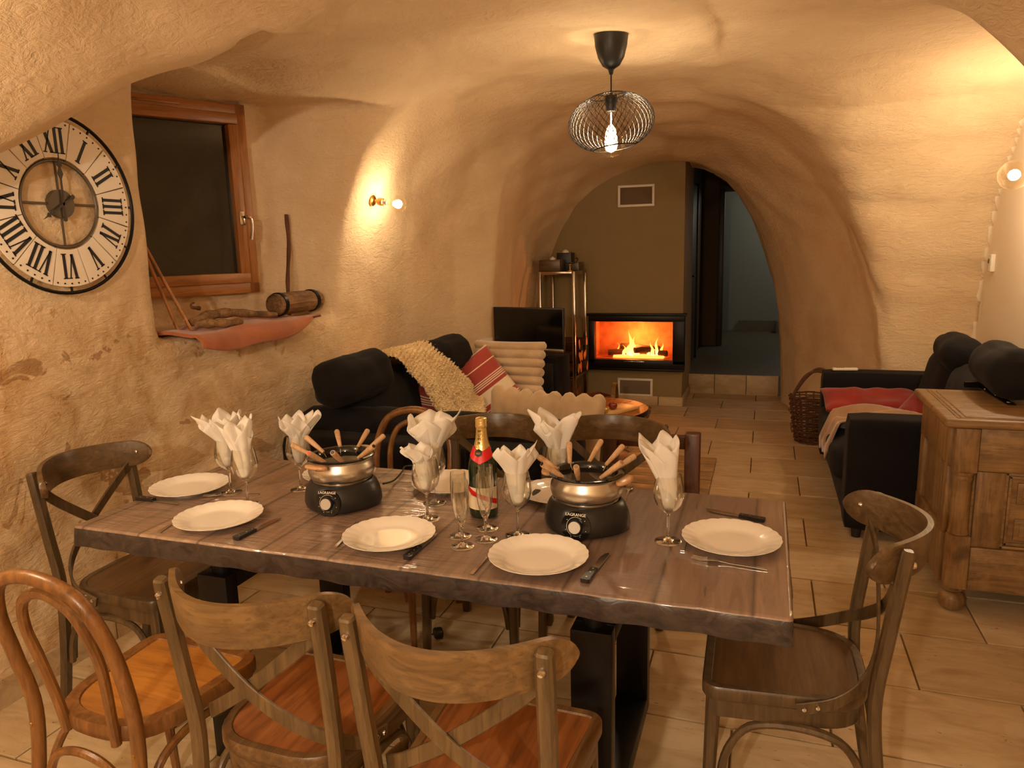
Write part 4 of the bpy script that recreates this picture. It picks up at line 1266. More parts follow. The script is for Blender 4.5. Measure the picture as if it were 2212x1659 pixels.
# paper napkins: sheets pleated into a loose cone, corners standing up
def napkin(px, py, lab, seed, lean=(0, 0), petals=4, top=.135, spread=.045, tilt=0.0):
    c = atz(px, py, TZ)
    rn = random.Random(seed); ph = rn.uniform(0, 6.28)
    # (angle, height, sharpness) of the corners
    m = MB()
    layers = 2
    for L_ in range(layers):
        nU, nV = 64, 15
        peaks = []
        for k in range(petals):
            peaks.append((ph + 2 * PI * k / petals + L_ * PI / petals + rn.uniform(-.3, .3), rn.uniform(.72, 1.0), rn.uniform(.5, 1.15)))
        r_in = .003 * L_
        fold = [(rn.randint(3, 5), rn.uniform(0, 6.28), rn.uniform(.10, .2)), (rn.randint(6, 9), rn.uniform(0, 6.28), rn.uniform(.05, .1))]
        def fn(u, v, L_=L_, peaks=peaks, fold=fold, r_in=r_in):
            th = u * 2 * PI * (1.12 - .06 * L_)     # overlaps itself like a wrapped sheet
            hmax = 0; sp = 0
            for a, hh, s_ in peaks:
                d = abs((th - a + PI) % (2 * PI) - PI)
                w_ = max(0, 1 - d / (PI / petals * 1.25))
                if hh * w_ ** .9 > hmax: hmax = hh * w_ ** .9; sp = s_
            Htop = .075 + (.42 + .58 * hmax) * top - L_ * .004
            z0 = .093 + .006 * L_
            z = z0 + (Htop - .02) * v
            f = 0
            for n_, p_, a_ in fold: f += a_ * math.sin(n_ * th + p_ + 1.6 * v)
            vb = (.19 - z0) / (Htop - .02)          # v at the glass rim
            if v < vb: R = .008 + (.0275 - .008) * (v / vb) ** .65
            else:
                q = (v - vb) / (1 - vb); R = .0275 + spread * (q ** 1.15) * (.55 + .6 * sp * hmax) * (.85 + .15 * L_)
            R = R * (1 + f * min(1, .4 + v)) - r_in + .0012 * u
            R = min(R, .0285 + 0 * v) if v < vb else R
            lx, ly = lean[0] * max(0, z - .14) ** 1.15, lean[1] * max(0, z - .14) ** 1.15
            return (R * math.cos(th) + lx, R * math.sin(th) + ly, z)
        m.grid(fn, nU, nV)
    o = m.build('paper_napkin', M_PAPER, None, 40)
    o.location = (float(c[0]), float(c[1]), TZ)
    sm = o.modifiers.new('thickness', 'SOLIDIFY'); sm.thickness = .0009
    return tag(o, lab, 'napkin', 'white paper napkins in wine glasses')
G = [(1443, 1170, 'table head by the wooden chest', 11, (-.25, .0), .155, .030, 3),
     (1119, 1157, 'place left of the bottle-side fondue pot', 5, (.0, 0), .125, .038, 4),
     (924, 1122, 'place left of the flutes, drooping low', 23, (-.35, -.1), .095, .030, 3),
     (939, 1087, 'place behind the flutes, spread wide like wings', 8, (.05, .1), .165, .070, 3),
     (651, 1057, 'place behind the clock-side fondue pot', 14, (.1, .0), .135, .045, 4),
     (499, 1064, 'table head under the wall clock, flaring over', 31, (-.1, 0), .150, .055, 4),
     (536, 1090, 'place beside the bentwood chair by the stained wall', 42, (-.25, .1), .150, .030, 3),
     (1207, 1090, 'place behind the bottle-side fondue pot, shaped like a lily', 17, (-.05, 0), .165, .055, 3)]
for px, py, where, seed, lean, top, spr, pet in G:
    stand('wine_glass', wg_, px, py, 'stemmed wine glass with napkin, ' + where.split(',')[0], 'wine glass', 'wine glasses on the oilcloth')
    napkin(px, py, 'white paper napkin, ' + where, seed, lean, pet, top, spr)

# champagne bottle
c = atz(1046, 1112, TZ)
bt = thing('champagne_bottle', 'dark green champagne bottle with gold foil neck and red sash', 'bottle', (c[0], c[1], TZ + .001))
M_BOT = plain('bottle_green_glass', (.010, .022, .006, 1), .06, 0, .7)
M_FOIL = plain('gold_foil', lin((220, 194, 128)), .28, .85, bumps=(45, .5, .006))
M_REDS = plain('red_sash', lin((206, 24, 30)), .4)
M_LABEL = plain('cream_label', lin((232, 220, 196)), .6)
M_LET = plain('lettering_black', (.01, .01, .012, 1), .5)
M_GOLDL = plain('lettering_gold', lin((190, 150, 80)), .4, .6)
def brad(z):
    return float(np.interp(z, [0, .006, .155, .175, .20, .225, .25, .285], [.040, .0438, .0438, .041, .031, .0215, .0170, .0150]))
MB().lathe([(0, .004), (.030, .001), (.041, .002), (.0438, .008), (.0438, .155), (.0425, .168), (.038, .184), (.030, .202), (.0235, .220), (.0190, .238), (.0168, .255), (.0152, .284), (.0152, .296), (0, .296)], 40).build('body', M_BOT, bt)
MB().lathe([(.0278, .2085), (.0242, .2195), (.0197, .2375), (.0175, .2545), (.0162, .268), (.0158, .2745), (.0178, .2755), (.0182, .283), (.0172, .288), (.0178, .296), (.0165, .303), (.010, .306), (0, .3065)], 40).build('neck_foil', M_FOIL, bt)
fa = math.atan2(-c[1], -c[0]) - .25      # direction the label faces
def wrap(th0, th1, z0f, z1f, off, mat, name, par, n=14, nz=4):
    def fn(u, v):
        th = fa + th0 + (th1 - th0) * u; z = z0f(u) + (z1f(u) - z0f(u)) * v; r = brad(z) + off
        return (r * math.cos(th), r * math.sin(th), z)
    def fn2(u, v):
        p = fn(u, v); s_ = (math.hypot(p[0], p[1]) + .0006) / math.hypot(p[0], p[1]); return (p[0] * s_, p[1] * s_, p[2])
    m = MB(); m.grid(fn2, n, nz); return m.build(name, mat, par)
lbl = wrap(-1.35, 1.35, lambda u: .030, lambda u: .098, .0006, M_LABEL, 'label', bt, 24)
wrap(-1.3, 1.3, lambda u: .088 - .046 * u, lambda u: .098 - .046 * u + .006, .0012, M_REDS, 'sash', lbl, 24)
wrap(-1.2, .15, lambda u: .192 - .02 * u, lambda u: .222 - .016 * u, .0024, M_REDS, 'neck_sash', bt, 12)
wrap(-.05, 1.3, lambda u: .172 + .02 * u, lambda u: .206 + .014 * u, .0026, M_REDS, 'neck_sash', bt, 12)
MB().lathe([(0, 0), (.0125, 0), (.0125, .0016), (.0105, .0022), (0, .0022)], 6, Matrix.Translation((math.cos(fa - .1) * .0315, math.sin(fa - .1) * .0315, .2030)) @ rotm('Z', fa - .1) @ rotm('Y', PI / 2 - .45)).build('emblem', M_LET, bt)
def bend_text(txt, size, th_c, zc, off, mat, name, par, vertical=False, stack=0.0):
    if not vertical:
        tm_ = text_mb(txt, size)
        tm_.v = [(lambda r: (r * math.cos(fa + th_c + x / r), r * math.sin(fa + th_c + x / r), zc + y))(brad(zc + y) + off + z) for x, y, z in tm_.v]
        return tm_.build(name, mat, par, 0)
    out = MB()
    for k, ch_ in enumerate(txt):
        tm_ = text_mb(ch_, size); z0 = zc - k * stack
        out.add([(lambda r: (r * math.cos(fa + th_c + x / r), r * math.sin(fa + th_c + x / r), z0 + y))(brad(z0 + y) + off + z) for x, y, z in tm_.v], tm_.f)
    return out.build(name, mat, par, 0)
bend_text('MUMM', .0125, -.15, .2650, .0022, M_LET, 'neck_lettering', bt, True, .0115)
bend_text('1827', .0070, -.10, .2030, .0075, M_GOLDL, 'emblem_lettering', bt)
bend_text('MUMM', .0110, -.35, .0760, .0030, M_REDS, 'label_lettering', lbl)
# ------------------------------------------------------------------ fondue sets
M_WHANDLE = wood('varnished_handle', lin((212, 168, 122)), lin((182, 136, 92)), 'x', .3, 1.0, .3, 0, 0, .05)
M_SATIN = plain('satin_black_base', (.012, .012, .013, 1), .34)
M_INNER = plain('pot_inside', (.01, .01, .01, 1), .12, 0, .6)
def fondue(px_l, px_r, py_b, knob_px, handle_th, forks, label, grp, cable):
    rb = .1275
    c = disc_centre(px_l, px_r, py_b, TZ, rb)
    t = thing('fondue_set', label, 'fondue set', (c[0], c[1], TZ + .001), 0, grp)
    th_cam = math.atan2(-c[1], -c[0])
    kp = atz(knob_px[0], knob_px[1], TZ + .05)
    th_k = math.atan2(kp[1] - c[1], kp[0] - c[0])
    hp_ = atz(handle_th[0], handle_th[1], TZ + .148); handle_th = math.atan2(hp_[1] - c[1], hp_[0] - c[0])
    def body(p, q, i):
        # slightly squared, flat-fronted body
        k_ = 1 + .03 * math.cos(4 * (q - th_k - PI / 4)) * -1
        return (p[0] * k_, p[1] * k_, p[2])
    MB().lathe([(0, .002), (.110, .002), (.119, .006), (.1225, .016), (.121, .035), (.1165, .055), (.108, .074), (.100, .084), (.096, .086), (.093, .084), (.0925, .078), (0, .070)], 56, None, body).build('base', M_SATIN, t)
    MB().lathe([(.0905, .0785), (.0925, .0855), (.0905, .0862), (.0885, .0855), (.0870, .079)], 48).build('trim_ring', M_CHROME, t)
    zb = .082
    pot = MB(); pot.lathe([(0, zb), (.078, zb), (.090, zb + .004), (.101, zb + .018), (.1055, zb + .034), (.1035, zb + .050), (.0965, zb + .062), (.0955, zb + .068), (.104, zb + .074), (.1045, zb + .076), (.0935, zb + .0765), (.0925, zb + .060), (.095, zb + .04), (.08, zb + .012), (0, zb + .010)], 56)
    po = pot.build('pot', M_STEEL, t)
    zr = zb + .0775
    gd = MB(); gd.lathe([(.0900, zr - .012), (.0985, zr - .002), (.1075, zr), (.1085, zr + .0035), (.1000, zr + .006), (.0905, zr + .004), (.0850, zr - .004), (.0830, zr - .013), (.0840, zr - .014)], 56); gd.build('splash_guard', M_GLOSSBLACK, t)
    # tongues of the guard that part the forks
    for k in range(8):
        a = 2 * PI * (k + .5) / 8; m = MB()
        pts = [(.086, -.026), (.086, .026), (.058, .019), (.046, .0), (.058, -.019)]
        pts = round_poly(pts, .012, 3)
        m.prism(pts, zr - .014, zr - .0125, rotm('Z', a)); m.build('guard_tongue', M_GLOSSBLACK, t)
    MB().lathe([(0, zb + .030), (.090, zb + .030)], 32).build('pot_lining', M_INNER, t)
    for s in (0, PI):
        a = handle_th + s
        m = MB(); pl = []
        for k in range(28):
            q = 2 * PI * k / 28; pl.append((.116 + .022 * math.cos(q), .042 * math.sin(q)))
        R_ = lambda sc_, zz: [(.116 + (x - .116) * sc_, y * sc_, zz + (.005 * ((x - .10) / .04) ** 2)) for x, y in pl]
        m.loft([R_(.8, zr - .016), R_(.97, zr - .013), R_(1, zr - .009), R_(.93, zr - .005), R_(.75, zr - .003)], rotm('Z', a)); m.build('handle', M_WHANDLE, t)
        MB().tube([(.094, 0, zb + .055), (.110, 0, zr - .018), (.116, 0, zr - .013)], .006, 8, M=rotm('Z', a)).build('handle_bracket', M_CHROME, t)
    # thermostat dial on the front
    rk = .1195; tilt = -math.radians(9)
    K = rotm('Z', th_k) @ Matrix.Translation((rk, 0, .040)) @ rotm('Y', PI / 2 + tilt)
    MB().lathe([(0, -.004), (.042, -.004), (.042, .0012), (0, .0012)], 40, K).build('dial_plate', M_GLOSSBLACK, t)
    rg = MB(); rg.tube([(.0262 * math.cos(a), .0262 * math.sin(a), .0016) for a in np.linspace(math.radians(215), math.radians(-35), 40) + PI / 2 * 0], .0005, 5, M=K @ rotm('Z', PI)); rg.build('dial_scale', M_WHITE, t)
    kn = MB(); kn.lathe([(.0205, .001), (.0200, .014), (.0185, .016)], 32, K); kn.lathe([(.0185, .016), (0, .016)], 32, K)
    knb = kn.build('knob', M_BLACKP, t)
    MB().lathe([(0, .0158), (.0175, .0158), (.0168, .0178), (0, .0178)], 32, K).build('knob_cap', plain('satin_silver', (.62, .60, .56, 1), .4, .7), knb)
    tm_ = text_mb('LAGRANGE', .0112)
    # lettering upright on the front, above the dial
    T = rotm('Z', th_k) @ Matrix.Translation((rk - .0015, 0, .0735)) @ rotm('Y', tilt * 1.9) @ Matrix(((0, 0, 1, 0), (1, 0, 0, 0), (0, 1, 0, 0), (0, 0, 0, 1)))
    T = T @ Matrix.Translation((0, 0, .0030))
    lt = MB(); lt.add(tm_.v, tm_.f, T); lt.build('lettering', M_WHITE, t, 0)
    tk = MB()
    for a in (90, 35, -20, -65, -115, -160, 145):
        q = math.radians(a); tk.box((.0305 * math.cos(q), .0305 * math.sin(q), .0015), (.0018, .0018, .0006), K @ rotm('Z', PI / 2))
    tk.build('dial_marks', M_WHITE, t, 0)
    # forks: each leans from the bottom of the pot over the guard
    C0 = np.array([c[0], c[1], TZ + .001])
    for i, (ox_, oy_, ix_, iy_, dot, lab) in enumerate(forks):
        pin = atz(ix_, iy_, TZ + zr + .004)
        v_ = (pin - C0)[:2]; rr_ = np.linalg.norm(v_); a0 = math.atan2(v_[1], v_[0])
        if rr_ > .094: v_ = v_ / rr_ * .094; pin = np.array([C0[0] + v_[0], C0[1] + v_[1], pin[2]])
        best = None
        for da in np.linspace(-.7, .7, 29):
            for el in np.linspace(.15, 1.35, 31):
                dd = np.array([math.cos(a0 + da) * math.cos(el), math.sin(a0 + da) * math.cos(el), math.sin(el)])
                for L_ in (.075, .085, .095):
                    e_ = np.linalg.norm(proj(pin + dd * L_) - np.array([ox_, oy_])) + 6 * abs(da) + 60 * abs(L_ - .088)
                    if best is None or e_ < best[0]: best = (e_, dd, L_)
        dd, L_ = best[1], best[2]
        fk = thing('fondue_fork', lab, 'fork', pin, 0, 'fondue forks')
        D = Vector(dd.tolist())
        MB().tube([D * 0.0, D * .012, D * (L_ * .6), D * (L_ - .004), D * L_], [.0058, .0062, .0085, .0090, .0075], 12).build('handle', M_W_HANDLE, fk)
        q = -D * .075; q.z = max(q.z, -(zr - zb - .012 + .0) * 1.0)
        # rod dives to the pot bottom near the centre
        cen_ = Vector((C0[0] - pin[0], C0[1] - pin[1], 0)); rod = cen_ * .55 + Vector((0, 0, -(zr - zb) + .022))
        MB().tube([D * .004, rod * .5, rod], .0013, 6).build('rod', M_CHROME, fk)
        MB().lathe([(0, 0), (.0055, 0), (.0055, .0012), (0, .0012)], 14, dir_matrix(D * L_, D)).build('end_cap', dot, fk)
    if cable:
        pts = [Vector((float(p[0]), float(p[1]), float(p[2]))) - Vector((float(c[0]), float(c[1]), TZ + .001)) for p in cable]
        MB().tube(smooth_path(pts, 8), .0032, 8).build('power_cord', M_BLACKP, t)
    return t, c
D_RED = plain('fork_dot_red', lin((200, 20, 24)), .4); D_BLK = plain('fork_dot_black', (.01, .01, .01, 1), .4); D_GRY = plain('fork_dot_grey', lin((150, 120, 90)), .5); D_BLU = plain('fork_dot_slate', lin((60, 70, 80)), .5)
pos = {}
f1 = [(660.5, 943.5, 699, 977, D_GRY, 'beech handled fondue fork pointing to the napkin, upper of the pair, clock-side pot'),
      (630.5, 961, 672, 983, D_BLK, 'beech handled fondue fork lowest toward the clock wall, clock-side pot'),
      (666, 978, 701, 998, D_RED, 'beech handled fondue fork with a red dot on its end'),
      (719, 978, 740, 998, D_BLU, 'beech handled fondue fork with a slate dot facing the bentwood chair'),
      (728, 930, 735, 966, D_GRY, 'beech handled fondue fork standing almost upright at the back, clock-side pot'),
      (794.6, 929, 773, 966, D_GRY, 'beech handled fondue fork leaning to the sofa, clock-side pot'),
      (830, 940, 792, 972, D_GRY, 'beech handled fondue fork reaching farthest over the cord, clock-side pot'),
      (807.6, 965, 774.4, 989, D_BLK, 'beech handled fondue fork with a black dot above the trim ring, clock-side pot')]
cab = [atz(828, 1045, TZ + .035), atz(850, 1038, TZ + .012), atz(868, 1020, TZ + .012), atz(878, 1007, TZ + .01), np.array([-1.17, 2.37, TZ + .006]), np.array([-1.165, 2.40, TZ - .06]), np.array([-1.235, 2.42, .45]), np.array([-1.24, 2.44, .15]), np.array([-1.235, 2.465, .03]), np.array([-1.215, 2.485, .02])]
_, cA = fondue(657, 828, 1117, (697, 1090), (690, 1010), f1, 'electric fondue set with red dotted fork, near the clock wall', 'electric fondue sets', cab)
f2 = [(1163, 987, 1205, 1014, D_GRY, 'beech handled fondue fork half hidden behind its neighbour, bottle-side pot'),
      (1171, 1003, 1215, 1030, D_BLK, 'beech handled fondue fork with a dark end toward the napkin, bottle-side pot'),
      (1229, 957, 1231, 1002, D_GRY, 'beech handled fondue fork standing straight before the lily napkin, bottle-side pot'),
      (1245, 1009, 1249, 1034, D_GRY, 'beech handled fondue fork pointing to the near chairs, bottle-side pot'),
      (1299, 951, 1273, 996, D_GRY, 'beech handled fondue fork tallest at the back, bottle-side pot'),
      (1347, 963, 1309, 1004, D_GRY, 'beech handled fondue fork leaning to the armchair, bottle-side pot'),
      (1371, 985, 1328, 1014, D_GRY, 'beech handled fondue fork reaching farthest right behind its twin, bottle-side pot'),
      (1344, 998, 1298, 1032, D_GRY, 'beech handled fondue fork over the wooden pot handle, bottle-side pot')]
_, cB = fondue(1177, 1360, 1172, (1237, 1140), (1342, 1040), f2, 'electric fondue set beside the champagne bottle', 'electric fondue sets', None)
# plug hanging at the end of the cord
pg = MB(); pg.soft((0, 0, 0), (.020, .016, .026), .010, 4); pg.tube([(-.006, -.0, -.02), (-.006, 0, -.045)], .0024, 6); pg.tube([(.006, 0, -.02), (.006, 0, -.045)], .0024, 6)
po_ = pg.build('power_plug', M_BLACKP, None); po_.location = (-1.21, 2.49, .018); po_.rotation_euler = (PI / 2, 0, .6)
tag(po_, 'black power plug lying on the floor between the chair legs', 'plug')

# ------------------------------------------------------------------ cutlery
M_CUT = plain('cutlery_steel', (.68, .64, .58, 1), .16, 1.0)
def knife_parts(t):
    m = MB()
    hp = [(-.062, .007), (-.06, .011), (-.045, .0115), (-.02, .0095), (0, .0085), (.012, .0095), (.012, -.0095), (0, -.0085), (-.02, -.0095), (-.045, -.0105), (-.058, -.0125), (-.062, -.008)]
    m.prism(hp[::-1], 0, .010); 
    hb = m.build('handle', plain('knife_handle', (.014, .013, .012, 1), .35) if 'kh' not in pos else pos['kh'], t); pos['kh'] = hb.data.materials[0]
    bl = [(.012, .0085), (.05, .0095), (.09, .0095), (.112, .004), (.120, -.004), (.1, -.0075), (.06, -.0085), (.012, -.0085)]
    MB().prism(bl[::-1], .0035, .0052).build('blade', M_CUT, t, 0)
    for x in (-.046, -.018, .004): MB().lathe([(0, .0104), (.0024, .0104), (.0024, .0095)], 10, Matrix.Translation((x, 0, 0))).build('rivet', M_CUT, hb)
def fork_parts(t):
    m = MB()
    m.strap([(-.10, 0, .002), (-.06, 0, .003), (-.01, 0, .003), (.02, 0, .006)], [.011, .009, .0055, .0065], .0022, (0, 1, 0))
    m.build('handle', M_CUT, t)
    h_ = MB(); h_.strap([(.018, 0, .006), (.032, 0, .008), (.046, 0, .007)], [.0065, .021, .0235], .0018, (0, 1, 0))
    for k in range(4):
        y = -.0098 + .0065 * k; h_.strap([(.045, y, .007), (.065, y, .005), (.085, y, .007)], [.0038, .0034, .0022], .0016, (0, 1, 0))
    h_.build('tines', M_CUT, t)
def cut(kind, p0, p1, label):
    """p0 = handle end pixel, p1 = tip pixel, both on the cloth"""
    a, b = atz(p0[0], p0[1], TZ + .003), atz(p1[0], p1[1], TZ + .003)
    d = b - a; rz = math.atan2(d[1], d[0]); L_ = .182 if kind == 'knife' else .185
    o = a + d / np.linalg.norm(d) * (.062 if kind == 'knife' else .10)
    t = thing('steak_knife' if kind == 'knife' else 'dinner_fork', label, kind, (o[0], o[1], TZ + .0012), rz, 'steak knives' if kind == 'knife' else 'dinner forks')
    (knife_parts if kind == 'knife' else fork_parts)(t)
    return t
cut('knife', (1262, 1258), (1318, 1190), 'black handled steak knife lying clear beside the plate, near the table leg')
cut('knife', (878, 1208), (950, 1147), 'black handled steak knife beside the reflecting plate before the flutes')
cut('knife', (508, 1166), (605, 1120), 'black handled steak knife lying before the clock-side fondue pot')
cut('knife', (297, 1077), (395, 1090), 'black handled steak knife by the plate at the clock end of the table')
cut('knife', (1652, 1126), (1560, 1108), 'black handled steak knife mostly hidden behind the plate by the chest end')
cut('knife', (1162, 1062), (1130, 1088), 'black handled steak knife beside the glass behind the bottle')
cut('fork', (1018, 1240), (1072, 1186), 'steel dinner fork tucked under the plate before the flutes')
cut('fork', (1658, 1230), (1484, 1204), 'steel dinner fork lying along the plate at the chest end')
cut('fork', (343, 1150), (398, 1116), 'steel dinner fork beside the plate of the bentwood chair')
cut('fork', (724, 1182), (772, 1135), 'steel dinner fork left of the reflecting plate')
cut('fork', (1474, 1190), (1490, 1135), 'steel dinner fork poking out beside the wine glass at the chest end')
cut('fork', (1345, 1088), (1362, 1052), 'steel dinner fork behind the copper coloured pot handle')
cut('fork', (560, 1068), (455, 1072), 'steel dinner fork by the wine glass under the clock')
# ------------------------------------------------------------------ navy corner sofa on the left
def at_local(o, p): return (p[0] - o.location.x, p[1] - o.location.y, p[2] - o.location.z)
sl = thing('corner_sofa', 'navy corner sofa with roll headrests against the left wall', 'sofa', (-1.8, 4.0, 0))
L = lambda x, y, z: at_local(sl, (x, y, z))
def sofa_block(par, L, x0, x1, y0, y1, z0, z1, name, mat=M_NAVY, r=.035, puff=.0, wr=.0, n=8):
    m = MB(); m.soft(L((x0 + x1) / 2, (y0 + y1) / 2, (z0 + z1) / 2), ((x1 - x0) / 2, (y1 - y0) / 2, (z1 - z0) / 2), r, n, puff, wr, x0 * 3 + y0)
    return m.build(name, mat, par, 60)
sofa_block(sl, L, -2.26, -.84, 2.95, 3.15, .05, .665, 'arm', r=.045, n=10)
sofa_block(sl, L, -2.25, -.86, 3.15, 3.90, .05, .30, 'base')
sofa_block(sl, L, -2.22, -1.52, 3.90, 5.00, .05, .30, 'base')
sofa_block(sl, L, -1.50, -.86, 3.16, 3.92, .28, .45, 'seat_cushion', puff=.015, r=.05)
sofa_block(sl, L, -2.10, -1.40, 3.30, 4.05, .28, .45, 'seat_cushion', puff=.015, r=.05)
sofa_block(sl, L, -2.10, -1.50, 4.07, 4.96, .28, .45, 'seat_cushion', puff=.015, r=.05)
sofa_block(sl, L, -2.18, -1.53, 4.98, 5.16, .05, .62, 'arm', r=.045)
sofa_block(sl, L, -2.25, -2.13, 3.15, 5.0, .05, .72, 'backrest', r=.04)
# loose cushions along the near side
m = MB(); m.soft(L(-1.86, 3.22, .60), (.44, .105, .155), .085, 10, .015, .010, 2.0, rotm('X', -.18)); m.build('back_cushion', M_NAVY, sl, 60)
m = MB(); m.soft(L(-1.17, 3.23, .60), (.385, .105, .150), .085, 10, .012, .010, 5.0, rotm('Y', .03) @ rotm('X', -.18)); m.build('back_cushion', M_NAVY2, sl, 60)
# tall cushions along the wall with roll headrests
for yc, tz, w_ in ((3.56, 0.0, .37), (4.36, .04, .37)):
    m = MB(); m.soft(L(-2.03, yc, .655), (.11, w_, .23), .09, 10, .015, .010, yc, rotm('Y', -.20)); m.build('back_cushion', M_NAVY, sl, 60)
for (px, py, x_, hl, rz_, seed) in ((766, 815, -1.99, .265, .02, 3.3), (962, 768, -1.97, .26, .04, 8.1)):
    c = atx(px, py, x_)
    m = MB(); m.soft(L(*c), (.11, hl, .112), .08, 12, .012, .016, seed, rotm('Z', rz_) @ rotm('Y', -.25)); m.build('headrest', M_NAVY, sl, 60)
for x, y in ((-2.2, 3.0), (-.9, 3.0), (-.92, 3.84), (-2.15, 5.1), (-1.58, 5.1)):
    MB().lathe([(.022, 0), (.026, .05)], 14, Matrix.Translation(Vector(L(x, y, 0)))).build('foot', M_BLACKP, sl)

# cushions and fleece
def pillow(name, lab, c, size, t, mat, rz=0, rx=0, ry=0, ribs=0, rib_axis='z', group=None, seed=1.0, wr=.004, amp=.012):
    def fn(p, u):
        # taper thickness to the edges, pinch the corners
        ex = max(0, 1 - abs(u.x) ** 3.0) ; ez = max(0, 1 - abs(u.z) ** 3.0)
        th_ = (.10 + .90 * (ex * ez) ** .42)
        q = Vector((u.x * size[0] / 2 * (1 - .05 * (1 - abs(u.z)) * 0 + .03 * u.z * u.z), u.y * t / 2 * th_, u.z * size[1] / 2 * (1 + .03 * u.x * u.x)))
        if ribs:
            s_ = u.z if rib_axis == 'z' else u.x
            b_ = abs(math.cos(ribs * PI * (s_ + 1) / 2 + PI / 2)) ** .7
            q.y += math.copysign(amp * b_, u.y) * (.35 + .65 * (ex * ez) ** .3) if abs(u.y) > .02 else 0
            k_ = amp * 1.3 * b_ if rib_axis == 'x' else amp * .8 * b_
            if abs(u.x) > .9 and rib_axis == 'z': q.x += math.copysign(k_, u.x)
            if abs(u.z) > .9 and rib_axis == 'x': q.z += math.copysign(k_, u.z)
        nz = mnoise.noise(Vector((q.x * 9 + seed, q.y * 9, q.z * 9))) ; q.y += nz * wr * 2
        return q
    m = MB(); m.soft((0, 0, 0), (1, 1, 1), .001, 34 if ribs else 20, 0, 0, 0, None, fn)
    o = m.build(name, mat, None, 70); o.location = Vector([float(a) for a in c]); o.rotation_euler = (rx, ry, rz)
    return tag(o, lab, 'cushion', group)
pillow('plush_cushion', 'big beige plush cushion with puffy ribs leaning before the television', aty(1098, 802, 4.84), (.50, .42), .15, M_PLUSH, rz=-.05, rx=-.22, ribs=7, group='beige plush cushions', amp=.021)
c = aty(1178, 905, 3.50)
pillow('plush_cushion', 'beige plush cushion with scalloped top edge behind the sofa back cushion', (c[0], 3.47, .585), (.58, .44), .15, M_PLUSHB, rz=.05, rx=-.16, ry=.06, ribs=8, rib_axis='x', group='beige plush cushions', amp=.026)
M_STR2 = mk_stripes('striped_weave_folded')
c = atz(1030, 838, .63)
pillow('striped_cushion', 'red and cream striped cushion leaning beside the fleece', (c[0] + .02, c[1] - .02, .62), (.45, .42), .14, M_STRIPE, rz=.75, rx=-.35, ry=-.55, group='red and cream striped cushions')
c = atz(890, 882, .60)
pillow('striped_cushion', 'red and cream striped cushion crumpled below the fleece', (c[0] + .10, c[1] - .02, .60), (.44, .38), .14, M_STR2, rz=.5, rx=-.7, ry=.35, group='red and cream striped cushions', wr=.02)
# sheep fleece draped over the back
ctrl = [Vector((-2.20, 3.86, .80)), Vector((-2.12, 3.87, .925)), Vector((-1.985, 3.90, .945)), Vector((-1.87, 3.95, .83)), Vector((-1.80, 4.01, .70)), Vector((-1.73, 4.08, .565)), Vector((-1.64, 4.14, .50))]
spine = smooth_path(ctrl, 8)
fz = MB(); rn = random.Random(3)
nS, nW = len(spine), 22
def fl_pt(i, v):
    p = spine[i]; t_ = (spine[min(i + 1, nS - 1)] - spine[max(i - 1, 0)]).normalized()
    side = Vector((0.15, 1, 0)); side = (side - t_ * side.dot(t_)).normalized(); nrm = side.cross(t_) * -1
    if nrm.z < 0 and i > 8: nrm = -nrm
    q = i / (nS - 1); w_ = .25 * (1 - .18 * math.sin(PI * q)) * (.8 + .2 * min(1, q * 6)) * (1 + .06 * math.sin(9 * q))
    a = p + side * (v * w_)
    return a, nrm, side
ring_rows = []
for i in range(nS):
    row = []
    for k in range(nW):
        v = -1 + 2 * k / (nW - 1); a, nrm, side = fl_pt(i, v)
        b = mnoise.noise(a * 30) * .014 + mnoise.noise(a * 70) * .008
        row.append(a + nrm * (.030 * (1 - v * v * .8) + b) + side * (mnoise.noise(a * 40) * .012))
    ring_rows.append(row)
vs = [p for r in ring_rows for p in r]; fs = []
for i in range(nS - 1):
    for k in range(nW - 1): fs.append((i * nW + k, i * nW + k + 1, (i + 1) * nW + k + 1, (i + 1) * nW + k))
fz.add(vs, fs)
for _ in range(6500):       # curly locks
    i = rn.randrange(nS); v = rn.uniform(-1.02, 1.02)
    a, nrm, side = fl_pt(i, v); base = a + nrm * (.026 * (1 - v * v * .8))
    d = (nrm + side * (v * .9 + rn.uniform(-.6, .6)) + Vector((rn.uniform(-.6, .6), rn.uniform(-.6, .6), rn.uniform(-.5, .3)))).normalized()
    L_ = rn.uniform(.012, .024); s_ = d.orthogonal().normalized(); s2 = d.cross(s_); r_ = rn.uniform(.005, .009)
    tipv = base + d * L_ + s_ * rn.uniform(-.008, .008)
    mid = base + d * L_ * .5 + s2 * r_ * .8
    vv = [base + s_ * r_, base - s_ * r_ * .5 + s2 * r_ * .87, base - s_ * r_ * .5 - s2 * r_ * .87, mid + s_ * r_ * .8, mid - s_ * r_ * .4 + s2 * r_ * .7, mid - s_ * r_ * .4 - s2 * r_ * .7, tipv]
    fz.add(vv, [(0, 1, 4, 3), (1, 2, 5, 4), (2, 0, 3, 5), (3, 4, 6), (4, 5, 6), (5, 3, 6)])
o = fz.build('sheep_fleece', M_WOOL, None, 80); tag(o, 'curly cream sheep fleece draped over the sofa back', 'fleece')

